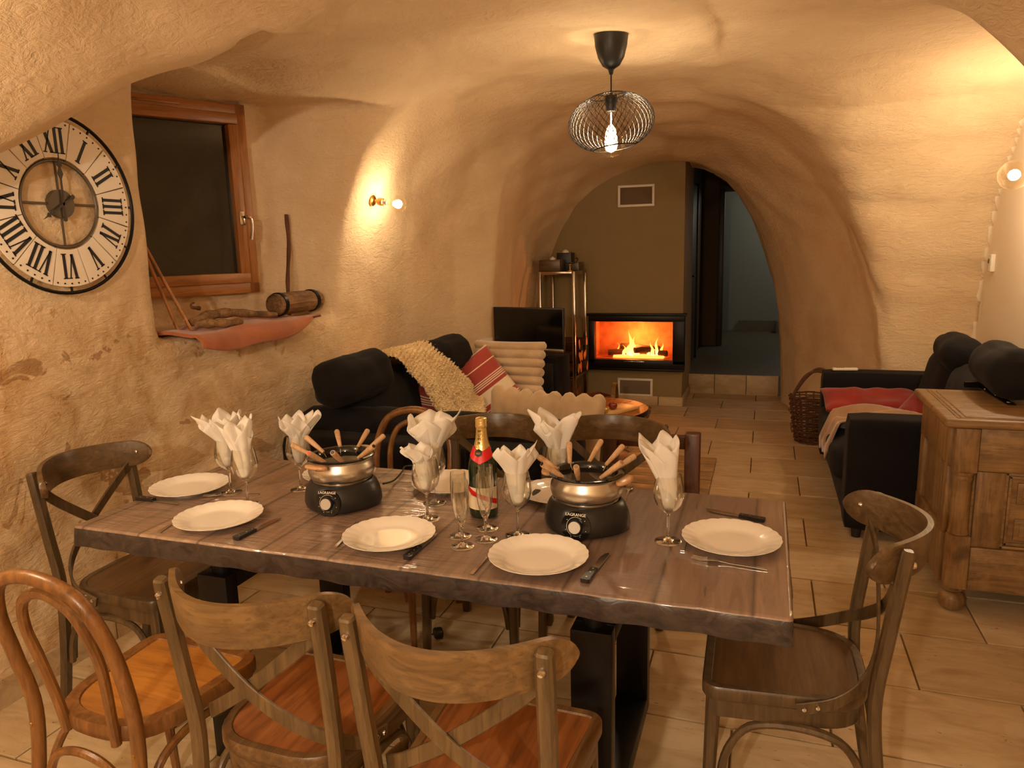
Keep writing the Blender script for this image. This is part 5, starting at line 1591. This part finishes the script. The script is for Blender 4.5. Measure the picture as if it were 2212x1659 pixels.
# ------------------------------------------------------------------ navy sofa on the right with chest, cushion, throw
sr = thing('two_seat_sofa', 'navy two seat sofa along the white right wall', 'sofa', (.85, 4.8, 0))
L2 = lambda x, y, z: at_local(sr, (x, y, z))
sofa_block(sr, L2, .43, 1.30, 4.0, 4.20, .05, .65, 'arm', r=.03)
sofa_block(sr, L2, .40, 1.30, 5.42, 5.63, .05, .65, 'arm', r=.03)
sofa_block(sr, L2, .44, 1.28, 4.2, 5.42, .05, .30, 'base', M_NAVY2)
for y0, y1 in ((4.205, 4.81), (4.815, 5.415)):
    sofa_block(sr, L2, .385, 1.05, y0, y1, .24, .44, 'seat_cushion', M_NAVY2, .06, .015)
sofa_block(sr, L2, 1.20, 1.31, 4.2, 5.42, .05, .70, 'backrest')
for yc in (4.50, 5.11):
    m = MB(); m.soft(L2(1.10, yc, .62), (.11, .29, .22), .09, 10, .015, .010, yc, rotm('Y', .22)); m.build('back_cushion', M_NAVY2, sr, 60)
for (px, py, x_, hl, rz_, seed) in ((2072, 762, 1.10, .235, -.05, 1.3), (2172, 797, 1.04, .26, .0, 6.1)):
    c = atx(px, py, x_)
    m = MB(); m.soft(L2(*c), (.105, hl, .10), .092, 10, .012, .014, seed, rotm('Z', rz_) @ rotm('Y', .25)); m.build('headrest', M_NAVY2, sr, 60)
for x, y in ((.50, 4.06), (.50, 5.56), (1.24, 4.06), (1.24, 5.56)):
    MB().lathe([(.022, 0), (.026, .05)], 14, Matrix.Translation(Vector(L2(x, y, 0)))).build('foot', M_BLACKP, sr)
pillow('flat_cushion', 'flat brick red cushion lying along the far sofa arm', (.70, 5.24, .495), (.60, .28), .11, M_RED, rz=.08, rx=-1.25, seed=9, wr=.012)
pillow('flat_cushion', 'brick red cushion end rising beside the chest lid', (.97, 4.98, .515), (.30, .28), .11, M_RED, rz=-.7, rx=-1.15, seed=4, wr=.01)
tw = MB()
def thr(u, v):
    x = .35 + .70 * u; y = 4.40 + .46 * v + .08 * math.sin(3 * u) + .10 * u
    z = .462 + .022 * math.sin(v * 14 + 4 * u) + .020 * math.sin(u * 9 + v * 5) + .012 * math.sin(v * 27 + u * 13)
    z += .03 * math.sin(PI * u)
    if u < .10: z -= (.10 - u) * 1.6; x = max(x, .352)
    return (x, y, z + .018)
tw.grid(thr, 46, 34)
o = tw.build('throw_blanket', M_THROW, None, 80); sm = o.modifiers.new('t', 'SOLIDIFY'); sm.thickness = .010; sm.offset = 1
tag(o, 'rumpled taupe throw blanket spilling over the sofa seat edge', 'blanket')
rm_ = thing('remote_control', 'white remote control lying on the far sofa arm', 'remote', (.545, 5.515, .652), .16)
MB().rbox((0, 0, .011), (.165, .042, .018), .006, 3).build('body', M_WHITE, rm_)
bt_ = MB()
for k in range(4): bt_.box((-.05 + .014 * k, 0, .0205), (.007, .012, .002))
bt_.build('button', M_BLACKP, rm_, 0)

# ------------------------------------------------------------------ old pine chest
cx0, cx1, cy0, cy1, cz = .745, 1.56, 3.28, 3.90, .80
ct = thing('blanket_chest', 'old waxed pine chest with panelled front and iron hinge strap', 'chest', ((cx0 + cx1) / 2, (cy0 + cy1) / 2, 0))
LC = lambda x, y, z: at_local(ct, (x, y, z))
zb0, zb1 = .10, cz
W_ = cx1 - cx0; D_ = cy1 - cy0; hx, hy = W_ / 2, D_ / 2
MB().box((0, 0, (zb0 + zb1) / 2), (W_ - .03, D_ - .03, zb1 - zb0 - .004)).build('carcass', M_W_PINE, ct, 0)
def board(x0, x1, z0, z1, y, th, name, mat, bv=.004):
    MB().rbox(((x0 + x1) / 2, y, (z0 + z1) / 2), (x1 - x0, th, z1 - z0), bv).build(name, mat, ct)
yf_ = -hy
# front: corner stiles with a quarter column, rails, muntin, panel
for s in (-1, 1):
    a0 = s * hx; a1 = s * (hx - .085)
    x0, x1 = min(a0, a1), max(a0, a1)
    board(x0, x1, .615, zb1 - .002, yf_ + .006, .05, 'corner_block', M_W_PINEZ)
    board(x0, x1, .115, .345, yf_ + .006, .05, 'corner_block', M_W_PINEZ)
    MB().lathe([(.036, .345), (.040, .350), (.038, .36), (.036, .372), (.036, .575), (.040, .585), (.038, .597), (.042, .605), (.042, .615)], 20, Matrix.Translation((s * (hx - .043), yf_ + .018, 0))).build('column', M_W_PINEZ, ct)
    board(min(s * (hx - .088), s * (hx - .19)), max(s * (hx - .088), s * (hx - .19)), .30, .62, yf_ + .012, .03, 'stile', M_W_PINEZ)
board(-hx + .088, hx - .088, .622, zb1 - .002, yf_ + .010, .034, 'rail', M_W_PINE)
board(-hx + .088, hx - .088, .115, .298, yf_ + .010, .034, 'rail', M_W_PINE)
px0, px1, pz0, pz1 = -hx + .19, hx - .19, .30, .62
board(px0 + .002, px1 - .002, pz0, pz1, yf_ + .022, .012, 'panel', M_W_PINE)
for (q, dpt) in ((.0, .020), (.014, .015)):
    for (x0, x1, z0, z1) in ((px0 + q, px1 - q, pz1 - q - .012, pz1 - q), (px0 + q, px1 - q, pz0 + q, pz0 + q + .012), (px0 + q, px0 + q + .012, pz0 + q, pz1 - q), (px1 - q - .012, px1 - q, pz0 + q, pz1 - q)):
        board(x0, x1, z0, z1, yf_ + .022 - dpt + .008, .014, 'moulding', M_W_PINE, .003)
mxp, mzp = (px0 + px1) / 2, (pz0 + pz1) / 2
for s in (-1, 1):           # mitred fields left/right, top/bottom of the star panel
    for z0, z1 in ((mzp + .03, pz1 - .04), (pz0 + .04, mzp - .03)):
        xa, xb = (px0 + .045, mxp - .035) if s < 0 else (mxp + .035, px1 - .045)
        board(xa, xb, z0, z1, yf_ + .012, .012, 'raised_field', M_W_PINE, .004); board(xa + .018, xb - .018, z0 + .016, z1 - .016, yf_ + .008, .012, 'raised_field', M_W_PINE, .004)
d_ = .045
MB().prism([(-d_ * 1.4, 0), (0, -d_), (d_ * 1.4, 0), (0, d_)], 0, .012, Matrix.Translation((mxp, yf_ + .018, mzp)) @ rotm('X', PI / 2)).build('diamond', M_W_PINE, ct)
# left side: frame and panel
def sboard(y0, y1, z0, z1, x, th, name, mat=M_W_PINEZ, bv=.004):
    MB().rbox((x, (y0 + y1) / 2, (z0 + z1) / 2), (th, y1 - y0, z1 - z0), bv).build(name, mat, ct)
for s in (-1, 1):
    xs_ = s * hx - s * .008
    sboard(-hy + .05, hy, .62, zb1 - .002, xs_, .03, 'side_rail'); sboard(-hy + .05, hy, .115, .33, xs_, .034, 'side_rail')
    sboard(-hy + .055, -hy + .14, .33, .62, xs_ + s * .002, .024, 'side_stile'); sboard(hy - .09, hy, .33, .62, xs_ + s * .002, .024, 'side_stile')
    for k in range(2): sboard(-hy + .142 + .012 * k, -hy + .150 + .012 * k, .335, .615, xs_ + s * .0, .026, 'reed')
    sboard(-hy + .166, hy - .092, .335, .615, xs_ - s * .004, .012, 'side_panel')
# lid with grooves and rounded lip: boards side by side
lid = MB(); lz0, lz1 = cz, cz + .034
MB().rbox((0, .0, (lz0 + lz1) / 2), (W_ + .09, D_ + .06, .034), .012, 3).build('lid', M_W_PINE, ct)
for k, q in enumerate((.05, .064, .084)):
    gr_ = MB(); x0, x1, y0, y1 = -W_ / 2 - .045 + q, W_ / 2 + .045 - q, -D_ / 2 - .03 + q * .72, D_ / 2 + .03 - q * .72
    for a_, b_ in (((x0, y0), (x1, y0)), ((x0, y0), (x0, y1)), ((x1, y0), (x1, y1))):
        gr_.tube([(a_[0], a_[1], lz1), (b_[0], b_[1], lz1)], .0030, 6)
    gr_.build('lid_moulding', M_W_PINE, ct)
MB().box((.17, -D_ / 2 - .0305, lz0 + .014), (.10, .003, .022)).build('lock_notch', M_W_DOOR, ct, 0)
for s in (-1, 1):
    for y in (-hy + .05, hy - .05):
        MB().lathe([(.022, 0), (.040, .006), (.052, .030), (.050, .055), (.038, .075), (.030, .08), (.040, .088), (.042, .10), (.034, .115)], 24, Matrix.Translation((s * (hx - .05), y, 0))).build('bun_foot', M_W_PINEZ, ct)
h1, h0 = atz(2186, 876, lz1), atz(2122, 839, lz1)
hg = thing('hinge_strap', 'black iron strap hinge lying on the chest lid', 'hinge', (h0[0], h0[1], lz1 + .0005), math.atan2(h1[1] - h0[1], h1[0] - h0[0]))
Ls = float(np.linalg.norm(h1 - h0))
MB().rbox((Ls / 2, 0, .003), (Ls, .034, .005), .0015).build('strap', M_BLACK, hg)
MB().tube([(-.004, -.075, .016), (-.004, .075, .016)], .014, 12).build('knuckle', M_GLOSSBLACK, hg)
for q in (.12, .5, .9): MB().lathe([(.009, .0055), (.008, .008), (0, .010)], 12, Matrix.Translation((Ls * q, 0, 0))).build('screw', M_CHROME, hg)
# thermostat + shadow gap box on the white wall
th = thing('wall_thermostat', 'small white thermostat on the white wall above the sofa', 'thermostat', (1.362, float(atx(2147, 568, 1.362)[1]), float(atx(2147, 568, 1.362)[2])))
MB().rbox((-.014, 0, 0), (.026, .075, .11), .006, 3).build('body', M_WHITE, th); MB().box((-.0275, .012, .012), (.002, .03, .028)).build('display', plain('lcd_grey', lin((60, 62, 56)), .3), th, 0)
# wicker basket behind the sofa arm
def wicker(t, rx_, ry_, h_, flare, rows, mat, posts=22, strand=.008, z0=.0):
    for k in range(rows):
        z = z0 + strand + (h_ - strand) * k / (rows - 1); q = k / (rows - 1); sc = flare + (1 - flare) * q ** .8
        m = MB(); path = []
        for i in range(88):
            a = 2 * PI * i / 88; w_ = .006 * math.sin(posts / 2 * a + PI * (k % 2)); jz = .004 * math.sin(3 * a + k * 2.1)
            path.append(((rx_ * sc + w_) * math.cos(a), (ry_ * sc + w_) * math.sin(a), z + jz))
        m.tube(path, strand * (.55 + .1 * math.sin(k * 1.7)), 6, True); m.build('weave_row', mat, t)
    m = MB()
    for i in range(posts):
        a = 2 * PI * i / posts; m.tube([(rx_ * flare * math.cos(a), ry_ * flare * math.sin(a), z0 + .004), (rx_ * math.cos(a), ry_ * math.sin(a), z0 + h_ + .012)], strand * .5, 6)
    m.build('stakes', mat, t)
    m = MB(); m.lathe([(0, z0 + .004), (rx_ * flare, z0 + .004), (rx_ * flare, z0 + .012), (0, z0 + .012)], 32, Matrix.Diagonal((1, ry_ / rx_, 1, 1))); m.build('bottom', mat, t)
bk = thing('wicker_basket', 'dark wicker log basket with handle behind the sofa arm', 'basket', (.395, 6.02, 0))
wicker(bk, .185, .165, .36, .70, 20, M_WICKER, 20, .011)
for dx in (-.008, .008):
    MB().tube(smooth_path([(.17 - dx, -.02 + dx, .34), (.12, .0, .50 + dx), (.02, .02, .565 + dx), (-.08, .02, .50 - dx), (-.165, -.0, .35)], 8), .012, 8).build('handle', M_WICKER, bk)
# ------------------------------------------------------------------ rustic wooden armchair behind the far chairs
M_W_RED = wood('red_brown_stain', lin((104, 62, 40)), lin((60, 34, 20)), 'z', .4)
ac = thing('rustic_armchair', 'rustic wooden chair with square posts and pale plank seat, behind the table', 'chair', (-.48, 3.5, 0))
LA = lambda x, y, z: at_local(ac, (x, y, z))
xr = float(aty(1497, 935, 3.2)[0]); xl = float(aty(1319, 955, 3.2)[0]); zt = float(aty(1497, 935, 3.2)[2])
for x in (xl, xr):
    MB().rbox(LA(x, 3.2, zt / 2), (.066, .06, zt), .008).build('back_post', M_W_RED, ac)
    MB().rbox(LA(x, 3.82, .205), (.06, .06, .41), .006).build('leg', M_W_RED, ac)
MB().rbox(LA((xl + xr) / 2, 3.2, zt - .045), (xr - xl, .036, .06), .006).build('top_rail', M_W_RED, ac)
MB().rbox(LA((xl + xr) / 2, 3.2, .365), (xr - xl, .035, .075), .006).build('seat_rail', M_W_RED, ac)
MB().rbox(LA((xl + xr) / 2, 3.82, .365), (xr - xl, .035, .075), .006).build('seat_rail', M_W_RED, ac)
for k in range(5):
    y0 = 3.235 + k * .132; MB().rbox(LA((xl + xr) / 2 + .015, y0 + .064, .418), (xr - xl + .10, .126, .026), .004).build('seat_plank', M_W_PINE, ac)
MB().rbox(LA(xr + .028, 3.53, .34), (.02, .58, .12), .004).build('side_rail', M_W_PINE, ac)
MB().rbox(LA(xl - .028, 3.53, .34), (.02, .58, .12), .004).build('side_rail', M_W_PINE, ac)

# ------------------------------------------------------------------ round plank coffee table
M_W_COF = wood('coffee_planks', lin((176, 112, 48)), lin((96, 54, 20)), 'y', .45, .7, .15, .9, .3, .2)
cxy = (-1.135, 5.17); CRr = .365
cf_ = thing('coffee_table', 'round rustic coffee table of worn planks by the sofa', 'table', (cxy[0], cxy[1], 0))
Rz = rotm('Z', math.radians(-24)); nP = 5; zt_ = .385
for k in range(nP):
    x0 = -CRr + 2 * CRr * k / nP + .003; x1 = -CRr + 2 * CRr * (k + 1) / nP - .003
    pts = []
    for i in range(9): x = x0 + (x1 - x0) * i / 8; pts.append((x, -math.sqrt(max(0, CRr ** 2 - x * x))))
    for i in range(9): x = x1 - (x1 - x0) * i / 8; pts.append((x, math.sqrt(max(0, CRr ** 2 - x * x))))
    cl_ = [pts[0]]
    for p in pts[1:]:
        if math.hypot(p[0] - cl_[-1][0], p[1] - cl_[-1][1]) > 1e-4: cl_.append(p)
    MB().prism(cl_, zt_ - .035, zt_, Rz).build('plank', M_W_COF, cf_)
MB().lathe([(CRr + .001, zt_ - .032), (CRr + .006, zt_ - .032), (CRr + .006, zt_ - .004), (CRr + .001, zt_ - .004), (CRr + .001, zt_ - .032)], 56).build('iron_band', M_BLACK, cf_)
MB().lathe([(.26, .0), (.27, .02), (.16, .05), (.13, .18), (.17, .30), (.24, .348)], 32).build('pedestal', M_W_DPOST, cf_)
ta, tb_ = atz(1293, 897, zt_), atz(1362, 879, zt_)
tc_ = (ta + tb_) / 2; tr_ = math.atan2(tb_[1] - ta[1], tb_[0] - ta[0])
ty = thing('serving_tray', 'pale rectangular wooden tray on the coffee table', 'tray', (tc_[0], tc_[1], zt_ + .0005), tr_)
Lt = float(np.linalg.norm(tb_ - ta))
MB().rbox((0, 0, .009), (Lt, .17, .018), .004).build('board', wood('pale_tray', lin((232, 200, 146)), lin((206, 166, 106)), 'x', .5), ty)
def apple(px, py, mat, lab):
    p = atz(px, py, zt_ + .018)
    t = thing('apple_ornament', lab, 'ornament', (p[0], p[1], zt_ + .019), 0, 'apple ornaments on the tray')
    MB().lathe([(0, .004), (.012, .001), (.024, .006), (.031, .020), (.030, .034), (.022, .044), (.010, .045), (.003, .038), (0, .036)], 24).build('body', mat, t)
    MB().tube([(0, 0, .036), (.002, 0, .050), (.006, 0, .058)], .0018, 6).build('stem', M_W_DPOST, t)
apple(1324, 884, plain('red_glass_apple', lin((120, 24, 20)), .12, 0, .6, coat=.6), 'glossy dark red apple ornament on the tray')
apple(1305, 893, plain('gold_glass_apple', lin((206, 166, 90)), .12, .3, .6, coat=.6), 'pale golden apple ornament on the tray')
# trug basket on the floor near the hearth
tg = thing('trug_basket', 'oval pale wicker trug basket with arched handle before the hearth', 'basket', (-1.17, 6.0, 0), .1)
wicker(tg, .30, .20, .20, .8, 11, M_WICKERL, 26, .010)
MB().strap(smooth_path([(0, -.19, .12), (0, -.17, .28), (0, -.09, .385), (0, 0, .41), (0, .09, .385), (0, .17, .28), (0, .19, .12)], 6), .035, .008, (1, 0, 0)).build('handle', M_WICKERL, tg)

# ------------------------------------------------------------------ chrome rack with logs and crates
rx0, rx1, ry0, ry1, rz1 = -1.99, -1.635, 6.52, 6.98, 1.33
rk_ = thing('metal_rack', 'tall polished steel tube rack left of the fireplace', 'rack', ((rx0 + rx1) / 2, (ry0 + ry1) / 2, 0))
M_RACK = plain('rack_steel', (.42, .36, .28, 1), .22, 1.0)
hx_, hy_ = (rx1 - rx0) / 2, (ry1 - ry0) / 2; tw_ = .03
for sx in (-1, 1):
    for sy in (-1, 1): MB().rbox((sx * (hx_ - tw_ / 2), sy * (hy_ - tw_ / 2), rz1 / 2), (tw_, tw_, rz1), .003).build('post', M_RACK, rk_)
def rack_frame(z, plate):
    for s in (-1, 1):
        MB().rbox((0, s * (hy_ - tw_ / 2), z), (2 * hx_ - 2 * tw_, tw_, tw_), .003).build('rail', M_RACK, rk_); MB().rbox((s * (hx_ - tw_ / 2), 0, z), (tw_, 2 * hy_ - 2 * tw_, tw_), .003).build('rail', M_RACK, rk_)
    if plate: MB().box((0, 0, z + .004), (2 * hx_ - 2 * tw_ + .004, 2 * hy_ - 2 * tw_ + .004, .012)).build('shelf', plate, rk_, 0)
rack_frame(rz1 - .015, M_GLOSSBLACK); rack_frame(.345, M_BLACK)
rn = random.Random(12)
def log(c, L_, r, rz, lab, k):
    t = thing('firewood_log', lab, 'log', c, rz, 'firewood logs on the rack')
    m = MB(); n_ = 9; ring0 = []
    ang0 = rn.uniform(0, 6); split = rn.random() < .7
    sec = []
    for i in range(10):
        a = 2 * PI * i / 10; rr_ = r * (1 + rn.uniform(-.12, .12)); y, z = rr_ * math.cos(a), rr_ * math.sin(a)
        if split: z = min(z, r * .35)
        sec.append((y, z))
    ca, sa = math.cos(ang0), math.sin(ang0); sec = [(y * ca - z * sa, y * sa + z * ca) for y, z in sec]
    rings = [[(x, y * s_, z * s_) for y, z in sec] for x, s_ in ((-L_ / 2, .97), (-L_ / 4, 1.02), (0, 1), (L_ / 4, .98), (L_ / 2, 1.0))]
    m.loft(rings, cap=False); m.build('bark', M_BARK, t, 25)
    m = MB(); m.add([(-L_ / 2 - .0005, y * .97, z * .97) for y, z in sec], [tuple(range(10))]); m.build('cut_end', M_LOGEND, t, 0); m = MB(); m.add([(L_ / 2 + .0005, y, z) for y, z in sec], [tuple(range(10))]); m.build('cut_end', M_LOGEND, t, 0)
xm = (rx0 + rx1) / 2
k = 0
for lvl, (z, ys) in enumerate(((.42, (6.60, 6.72, 6.84)), (.53, (6.62, 6.75, 6.88)), (.64, (6.66, 6.82)))):
    for y in ys:
        log((xm + rn.uniform(-.01, .03), y, z), .36, .055, rn.uniform(-.08, .08), 'split firewood log, %s one in the %s layer on the rack shelf' % (['front', 'middle', 'back'][ys.index(y)] if len(ys) > 2 else ['front', 'back'][ys.index(y)], ['bottom', 'middle', 'top'][lvl]), k); k += 1
def crate(c, s, rz, lab):
    t = thing('wooden_crate', lab, 'crate', c, rz, 'small wooden crates under the rack')
    w_, d_, h_ = s
    for sy in (-1, 1):
        for z in (h_ * .27, h_ * .77): MB().rbox((0, sy * d_ / 2, z), (w_, .010, h_ * .4), .002).build('slat', M_CRATE, t)
    for sx in (-1, 1): MB().rbox((sx * w_ / 2, 0, h_ / 2), (.012, d_, h_), .002).build('end_board', M_CRATE, t)
    MB().box((0, 0, .006), (w_ - .014, d_ - .012, .010)).build('bottom', M_CRATE, t, 0)
M_CRATE = wood('crate_wood', lin((160, 92, 44)), lin((104, 56, 24)), 'x', .6)
crate((-1.80, 6.74, 0), (.24, .34, .20), .05, 'small wooden crate on the floor under the log shelf')
crate((-1.50, 6.62, 0), (.24, .34, .17), -.75, 'small wooden crate standing askew beside the rack')
# odds and ends on the rack top
zT = rz1 + .0005
def openbox(name, c, s, mat, lab, rz=0):
    t = thing(name, lab, 'box', c, rz); w_, d_, h_ = s
    for sy in (-1, 1): MB().rbox((0, sy * (d_ / 2 - .005), h_ / 2), (w_, .010, h_), .002).build('side', mat, t)
    for sx in (-1, 1): MB().rbox((sx * (w_ / 2 - .005), 0, h_ / 2), (.010, d_ - .02, h_), .002).build('end', mat, t)
    MB().box((0, 0, .005), (w_ - .02, d_ - .02, .010)).build('bottom', mat, t, 0); return t
openbox('wooden_box', (-1.885, 6.64, zT), (.20, .16, .105), M_W_DRAIL, 'open brown wooden box on the rack top')
openbox('black_box', (-1.80, 6.83, zT), (.14, .14, .165), M_BLACKP, 'tall black box at the back of the rack top')
openbox('wooden_box', (-1.705, 6.84, zT), (.10, .18, .075), M_W_DPOST, 'low dark wooden box at the rack corner by the chimney')
sph = MB(); sph.lathe([(0, .0), (.018, .004), (.028, .02), (.028, .034), (.018, .05), (0, .055)], 20); o = sph.build('white_ornament', M_WHITE, None); o.location = (-1.80, 6.83, zT + .165 - .03)
o.location.z = zT + .011 + .0; o.scale = (1.6, 1.6, 3.4)
tag(o, 'white rounded ornament peeking out of the black box', 'ornament')
ch_ = thing('candle_holder', 'wrought iron scroll candle holder on the rack top', 'candle holder', (-1.70, 6.60, zT))
MB().lathe([(.030, 0), (.030, .006), (.006, .010), (.005, .05), (.018, .056), (.018, .062), (0, .062)], 18).build('stand', M_BRASS, ch_)
MB().tube(smooth_path([(-.05, 0, .085), (-.02, 0, .070), (.02, 0, .066), (.06, 0, .082), (.075, 0, .105), (.062, 0, .118), (.052, 0, .108)], 6), .0045, 6).build('scroll', M_BLACK, ch_)
ba = MB(); ba.lathe([(0, 0), (.02, .006), (.027, .024), (.02, .046), (0, .053)], 18); o = ba.build('white_ball', M_WHITE, None); o.location = (-1.875, 6.64, zT + .0105); o.scale = (1.3, 1.3, 2.35); tag(o, 'pale egg shaped ornament standing in the brown box', 'ornament')

# ------------------------------------------------------------------ television
tl_, tr2 = aty(1069, 716, 5.40), aty(1219, 714, 5.29)
tvc = (tl_ + tr2) / 2; tvr = math.atan2(tr2[1] - tl_[1], tr2[0] - tl_[0]); tvw = float(np.linalg.norm((tr2 - tl_)[:2]))
tz0, tz1 = float(aty(1219, 762, 5.29)[2]), float(aty(1219, 666, 5.29)[2])
cab = thing('tv_cabinet', 'low dark cabinet under the television behind the sofa', 'cabinet', (tvc[0] - .01, tvc[1] + .06, 0), tvr)
ctop = tz0 - .05
MB().rbox((0, .08, ctop / 2), (tvw - .12, .26, ctop), .006).build('body', M_NAVY, cab)
MB().rbox((0, -.052, ctop / 2), (tvw - .16, .008, ctop - .08), .003).build('door', M_BLACKP, cab)
tv = thing('television', 'flat screen television with silver lower bezel beside the hearth', 'television', (tvc[0], tvc[1], ctop + .001), tvr)
hT = tz1 - tz0; zo = tz0 - ctop
MB().rbox((0, 0, zo + hT / 2), (tvw, .03, hT), .004).build('housing', M_BLACKP, tv)
MB().box((0, -.0158, zo + hT / 2 + .012), (tvw - .016, .002, hT - .044)).build('screen', plain('dark_screen', (.003, .003, .003, 1), .12), tv, 0)
MB().rbox((0, -.016, zo + .012), (tvw, .006, .022), .002).build('bezel', M_STEEL, tv)
MB().rbox((0, .005, zo / 2 + .003), (.05, .02, zo), .003).build('neck', M_BLACKP, tv); MB().rbox((0, .02, .005), (.26, .16, .010), .004).build('foot', M_BLACKP, tv)
# socket plate
sp_ = hit_wall(1050, 742); sn = wall_normal(sp_)
so_ = thing('wall_socket', 'white double wall socket above the sofa beside the television', 'socket', sp_ + sn * .004, math.atan2(sn[1], sn[0]) + PI / 2)
MB().rbox((0, 0, 0), (.15, .014, .08), .004).build('plate', M_WHITE, so_)
for x in (-.036, .036): MB().lathe([(.020, 0), (.020, .003), (.018, -.002), (0, -.002)], 18, Matrix.Translation((x, -.008, 0)) @ rotm('X', PI / 2)).build('outlet', M_WHITE, so_)

# ------------------------------------------------------------------ things on the window sill
tw2 = MB()
cor = [Vector((-2.50, 2.56, 0)), Vector((-2.24, 2.56, 0)), Vector((-2.22, 3.36, 0)), Vector((-2.62, 3.36, 0))]
def towel(u, v):
    # u across the depth (0 at the window .. 1 hanging over the lip), v along the sill
    y = 2.50 + .90 * v
    lip = -2.305
    hang = .075 * math.sin(PI * min(1, .12 + v * .98)) ** .6 + .008 * math.sin(11 * v)
    if u < .72:
        xbk = -2.60 + .18 * max(0, .3 - v); x = xbk + (lip - xbk) * (u / .72)
        z = SILL + .012 + .007 * math.sin(9 * v + 6 * u) * min(1, u * 3) + .004 * math.sin(23 * v)
    else:
        q = (u - .72) / .28
        x = lip + .045 * math.sin(min(1, q * 1.4) * PI / 2) + .006 * math.sin(13 * v)
        z = SILL + .012 - hang * q ** 1.2 - .006 * q
    return (x, y, z)
tw2.grid(towel, 40, 48)
o = tw2.build('terry_towel', M_TERRA, None, 80); sm = o.modifiers.new('t', 'SOLIDIFY'); sm.thickness = .012; sm.offset = 1
tag(o, 'terracotta terry towel spread over the window sill', 'towel')
zs_ = SILL + .030
# small old churn / keg lying down
ka, kb = atx(592, 652, -2.42), atx(682, 664, -2.42)
kd = kb - ka; kl = float(np.linalg.norm(kd[:2]))
kg = thing('wooden_keg', 'old hooped wooden keg lying on the towel', 'keg', ((ka[0] + kb[0]) / 2, (ka[1] + kb[1]) / 2, zs_), math.atan2(kd[1], kd[0]))
Mk = Matrix.Translation((0, 0, .060)) @ rotm('Y', PI / 2)
MB().lathe([(0, -kl / 2 + .012), (.048, -kl / 2 + .012), (.052, -kl / 2), (.057, -kl / 2 + .004), (.059, -kl / 4), (.060, 0), (.058, kl / 4), (.054, kl / 2), (.046, kl / 2), (.046, kl / 2 - .01), (0, kl / 2 - .01)], 16, Mk).build('staves', M_W_OLD, kg, 20)
for q in (-kl / 2 + .035, kl / 2 - .045): MB().lathe([(.058, q - .012), (.0625, q - .011), (.0625, q + .011), (.058, q + .012)], 28, Mk).build('hoop', M_BLACK, kg)
# carved branch pieces
def branch(name, pts, r, lab, mat, cat):
    m = MB(); path = smooth_path(pts, 6); n_ = len(path); rr_ = [np.interp(i / (n_ - 1), np.linspace(0, 1, len(r)), r) * (1 + .12 * math.sin(i * 1.3)) for i in range(n_)]
    m.tube(path, rr_, 9); o = m.build(name, mat, None, 60); return tag(o, lab, cat, None)
a_, b_ = atz(470, 688, zs_ + .02), atz(662, 690, zs_ + .015)
y0_, y1_ = 2.74, 3.22
branch('wooden_yoke', [(-2.46, 2.66, zs_ + .022), (-2.45, 2.76, zs_ + .045), (-2.44, 2.90, zs_ + .048), (-2.41, 3.05, zs_ + .028), (-2.38, 3.18, zs_ + .014)], [.016, .024, .022, .018, .012], 'long weathered wooden yoke lying along the towel', M_W_OLD, 'yoke')
branch('wooden_hook', [(-2.40, 2.62, zs_ + .018), (-2.36, 2.66, zs_ + .022), (-2.32, 2.74, zs_ + .016), (-2.31, 2.83, zs_ + .014)], [.014, .022, .018, .010], 'short forked piece of weathered wood on the towel front', M_W_OLD, 'wood')
branch('iron_hook', [(-2.45, 2.72, zs_ + .085), (-2.46, 2.685, zs_ + .092), (-2.46, 2.68, zs_ + .108), (-2.46, 2.70, zs_ + .112)], [.010, .007, .004, .003], 'small carved hook lying on the yoke', M_W_STICK, 'hook')
p0, p1 = atx(622, 640, -2.52), atx(618, 463, -2.54)
branch('wooden_stick', [(p0[0], p0[1], SILL + .012), (p0[0] + .002, p0[1] + .006, 1.40), (p1[0] + .004, p1[1] - .004, 1.6), (p1[0], p1[1], p1[2])], [.010, .011, .0105, .011], 'straight bark stick leaning upright behind the keg', M_W_STICK, 'stick')
for q, (fx, fy, txp) in enumerate(((386, 718, (350, 505)), (414, 716, (352, 520)))):
    a_ = atz(fx, fy, SILL + .016); b_ = np.array([-2.62, 2.57 + .008 * q, 1.66])
    t = thing('wooden_lath', ['long wooden lath leaning into the window recess corner, inner of two', 'long wooden lath with screw holes leaning into the recess, outer of two'][q], 'lath', (0, 0, 0))
    t.location = Vector([float(v) for v in a_]); d = Vector([float(v) for v in (b_ - a_)])
    MB().strap([Vector((0, 0, .004)), d * .5, d], .030, .012, (.8, -.6, 0)).build('slat', M_W_LARCHZ, t)
    for k in (.12, .3): MB().lathe([(0, .004), (.0045, .003), (.0045, -.004)], 10, dir_matrix(d * k + Vector((.004, -.008, 0)), (.5, -.85, 0))).build('screw', M_CHROME, t)
